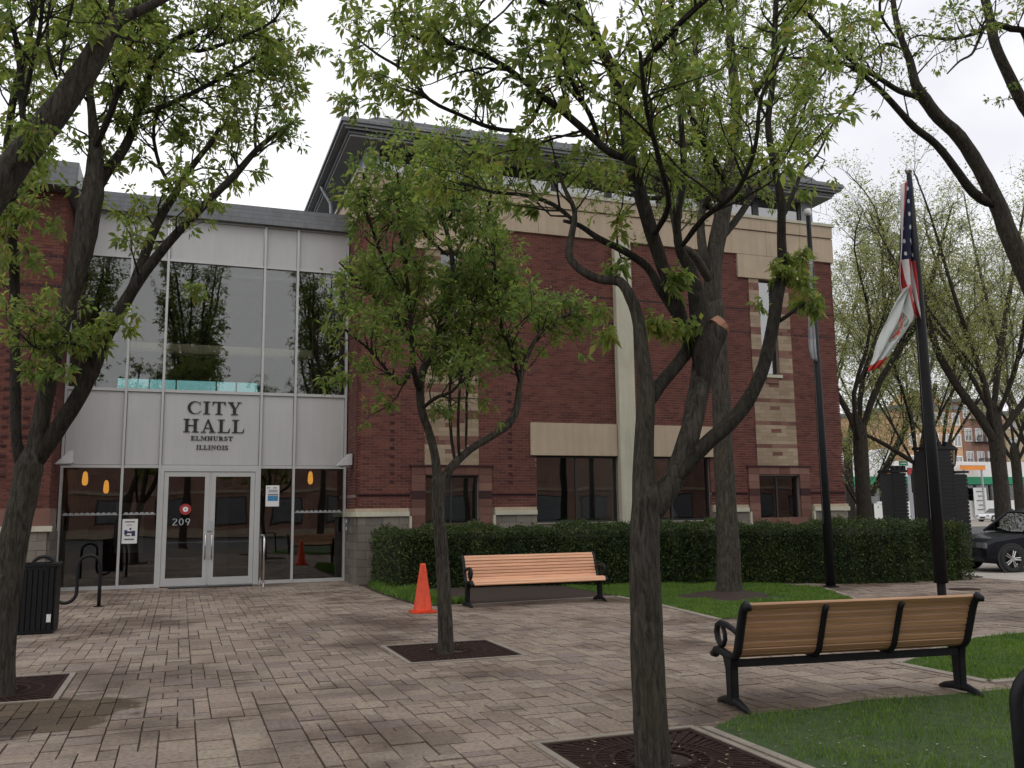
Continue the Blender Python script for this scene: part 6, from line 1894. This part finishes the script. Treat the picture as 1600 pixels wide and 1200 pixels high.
for i in range(nW):
    mb = MB(); a = x0 + i * L
    mb.box(a, a + .15, -.02, .3, zw0, zg0); mb.box(a + L - .15, a + L, -.02, .3, zw0, zg0); mb.box(a + .15, a + L - .15, -.02, .3, zg0 - .12, zg0)
    w_ = mb.build('window', M['dark_frame'], shop)
    mb = MB(); mb.box(a + .15, a + L - .15, .1, .12, zw0, zg0 - .12); mb.build('pane', M['glass'], w_)
    mb = MB(); mb.box(a + .15, a + L - .15, .24, .28, zw0, zg0 - .12); mb.build('shade', M['interior'], w_)
mb = MB(); mb.prism([(wx(1358, YS) - ox, zt), (wx(1405, YS) - ox, zt), (wx(1400, YS) - ox, wz(1390, 700, YS)), (wx(1372, YS) - ox, wz(1390, 704, YS))], 1, .5, 6); mb.build('roof_gable', M['white_paint'], shop)
def sign(name, label, px0, px1, py0, py1, Y, mat, extra=None, cat='sign'):
    a = at(px0, py1, Y); b = at(px1, py1, Y); zt_ = at(px0, py0, Y).z
    t = thing(name, label, cat, ((a.x + b.x) / 2, Y, a.z)); w = (b.x - a.x) / 2; h = zt_ - a.z
    mb = MB(); mb.box(-w, w, 0, .25, 0, h); mb.build('board', mat, t)
    mb = MB(); mb.box(-w - .1, w + .1, -.05, .3, h, h + .25); mb.build('trim', M['white_paint'], t)
    mb = MB(); mb.box(-w * .8, -w * .8 + .2, .1, .3, -a.z, 0); mb.box(w * .8 - .2, w * .8, .1, .3, -a.z, 0); mb.build('post', M['metal_post'], t)
    return t
sign('shop_sign', 'orange sign board over the white shop right of the kiosk', 1503, 1540, 727, 734, 90.5, M['orange_paint'])
sign('shop_sign', 'small orange sign board left of the small black pillar', 1386, 1404, 734, 740, 90.5, M['orange_paint'])
sign('red_sign', 'red sign board partly behind the green street plate', 1421, 1432, 731, 741, 60, M['red_paint'])
# printed panels on the shop wall right of the kiosk
t = thing('shop_window_poster', 'white poster panel with grey print on the shop wall right of the kiosk', 'poster', (wx(1533, 91.4), 91.4, 0))
mb = MB(); zz0, zz1 = wz(1533, 806, 91.4), wz(1533, 762, 91.4); mb.box(-1.1, 1.1, 0, .05, zz0, zz1); mb.build('panel', M['white_paint'], t)
for i in range(5):
    mb = MB(); z = zz0 + (zz1 - zz0) * (.2 + i * .16); mb.box(-.7 + .3 * (i % 2), .8, -.02, -.002, z, z + .16); mb.build('print', M['metal_soffit'], t)
# apartment block behind
YA = 118.0
def block(name, label, px0, px1, pyt, Y, mat, rows, cols, balc=(), roofm='metal_roof', gable=None):
    a = wx(px0, Y); b = wx(px1, Y); top = wz((px0 + px1) / 2, pyt, Y)
    t = thing(name, label, 'building', ((a + b) / 2, Y, 0)); w = (b - a) / 2
    mb = MB(); mb.box(-w, w, 0, 14, 0, top); mb.build('wall', mat, t)
    mb = MB(); mb.box(-w - .3, w + .3, -.4, 14.3, top, top + .6)
    mb.build('cornice', M[roofm], t)
    if gable:
        for gx in gable:
            g0 = wx(gx, Y) - (a + b) / 2
            mb = MB(); mb.prism([(g0 - 3, top + .6), (g0 + 3, top + .6), (g0, top + 3)], 1, -.3, 6); mb.build('gable', mat, t)
    fh = top / rows; fw = 2 * w / cols
    for r in range(rows):
        for c_ in range(cols):
            x = -w + (c_ + .5) * fw; z = r * fh + fh * .32
            mb = MB(); ww, hh = min(.75, fw * .28), fh * .5
            mb.box(x - ww - .12, x + ww + .12, -.12, -.001, z - .12, z - .001); mb.box(x - ww - .12, x + ww + .12, -.12, -.001, z + hh, z + hh + .15)
            mb.box(x - ww - .12, x - ww, -.12, -.001, z, z + hh); mb.box(x + ww, x + ww + .12, -.12, -.001, z, z + hh); mb.box(x - .05, x + .05, -.1, -.001, z, z + hh)
            f_ = mb.build('window', M['white_paint'], t)
            mb = MB(); mb.box(x - ww, x + ww, -.05, -.03, z, z + hh); mb.build('pane', M['glass_sky'], f_)
            if c_ in balc and r:
                mb = MB(); mb.box(x - 1.5, x + 1.5, -1.3, -.001, z - .35, z - .2)
                for k in range(13): mb.box(x - 1.5 + k * .245, x - 1.44 + k * .245, -1.3, -1.24, z - .2, z + .75)
                mb.box(x - 1.5, x + 1.5, -1.32, -1.22, z + .75, z + .82)
                mb.build('balcony', M['black_paint'], t)
    return t
block('apartment_building', 'orange brick apartment block with gables beyond the kiosk', 1425, 1512, 640, YA - 14, M['far_brick_orange'], 5, 5, gable=(1465,))
block('apartment_building', 'brown brick apartment block with black balconies behind the thick tree', 1513, 1580, 630, YA - 11, M['far_brick_brown'], 5, 4, balc=(1, 2))
block('apartment_building', 'beige apartment block at the far right edge', 1582, 1680, 650, YA - 2, M['far_beige'], 5, 5)
block('apartment_building', 'brown and beige brick block behind the leaning tree', 1345, 1434, 655, YA + 6, M['far_brick_brown'], 5, 6)
block('apartment_building', 'beige corner block right beside the city hall edge', 1296, 1343, 690, YA - 4, M['far_beige'], 4, 4)
# round medallion on the brown block
q = at(1399, 715, YA + 5.8)
t = thing('wall_medallion', 'round cream medallion on the distant brown brick wall', 'medallion', q)
mb = MB(); mb.prism([(.55 * math.cos(a), .55 * math.sin(a)) for a in [2 * math.pi * i / 18 for i in range(18)]], 1, -.1, .15); mb.build('disc', M['cast_pale'], t)
mb = MB(); mb.prism([(.22 * math.cos(a), .22 * math.sin(a)) for a in [2 * math.pi * i / 12 for i in range(12)]], 1, -.14, -.101); mb.build('centre', M['beam'], t)

print('tris', sum(len(o.data.loop_triangles) if o.type == 'MESH' and not o.data.calc_loop_triangles() else 0 for o in []) )
print('objects', len(bpy.data.objects))
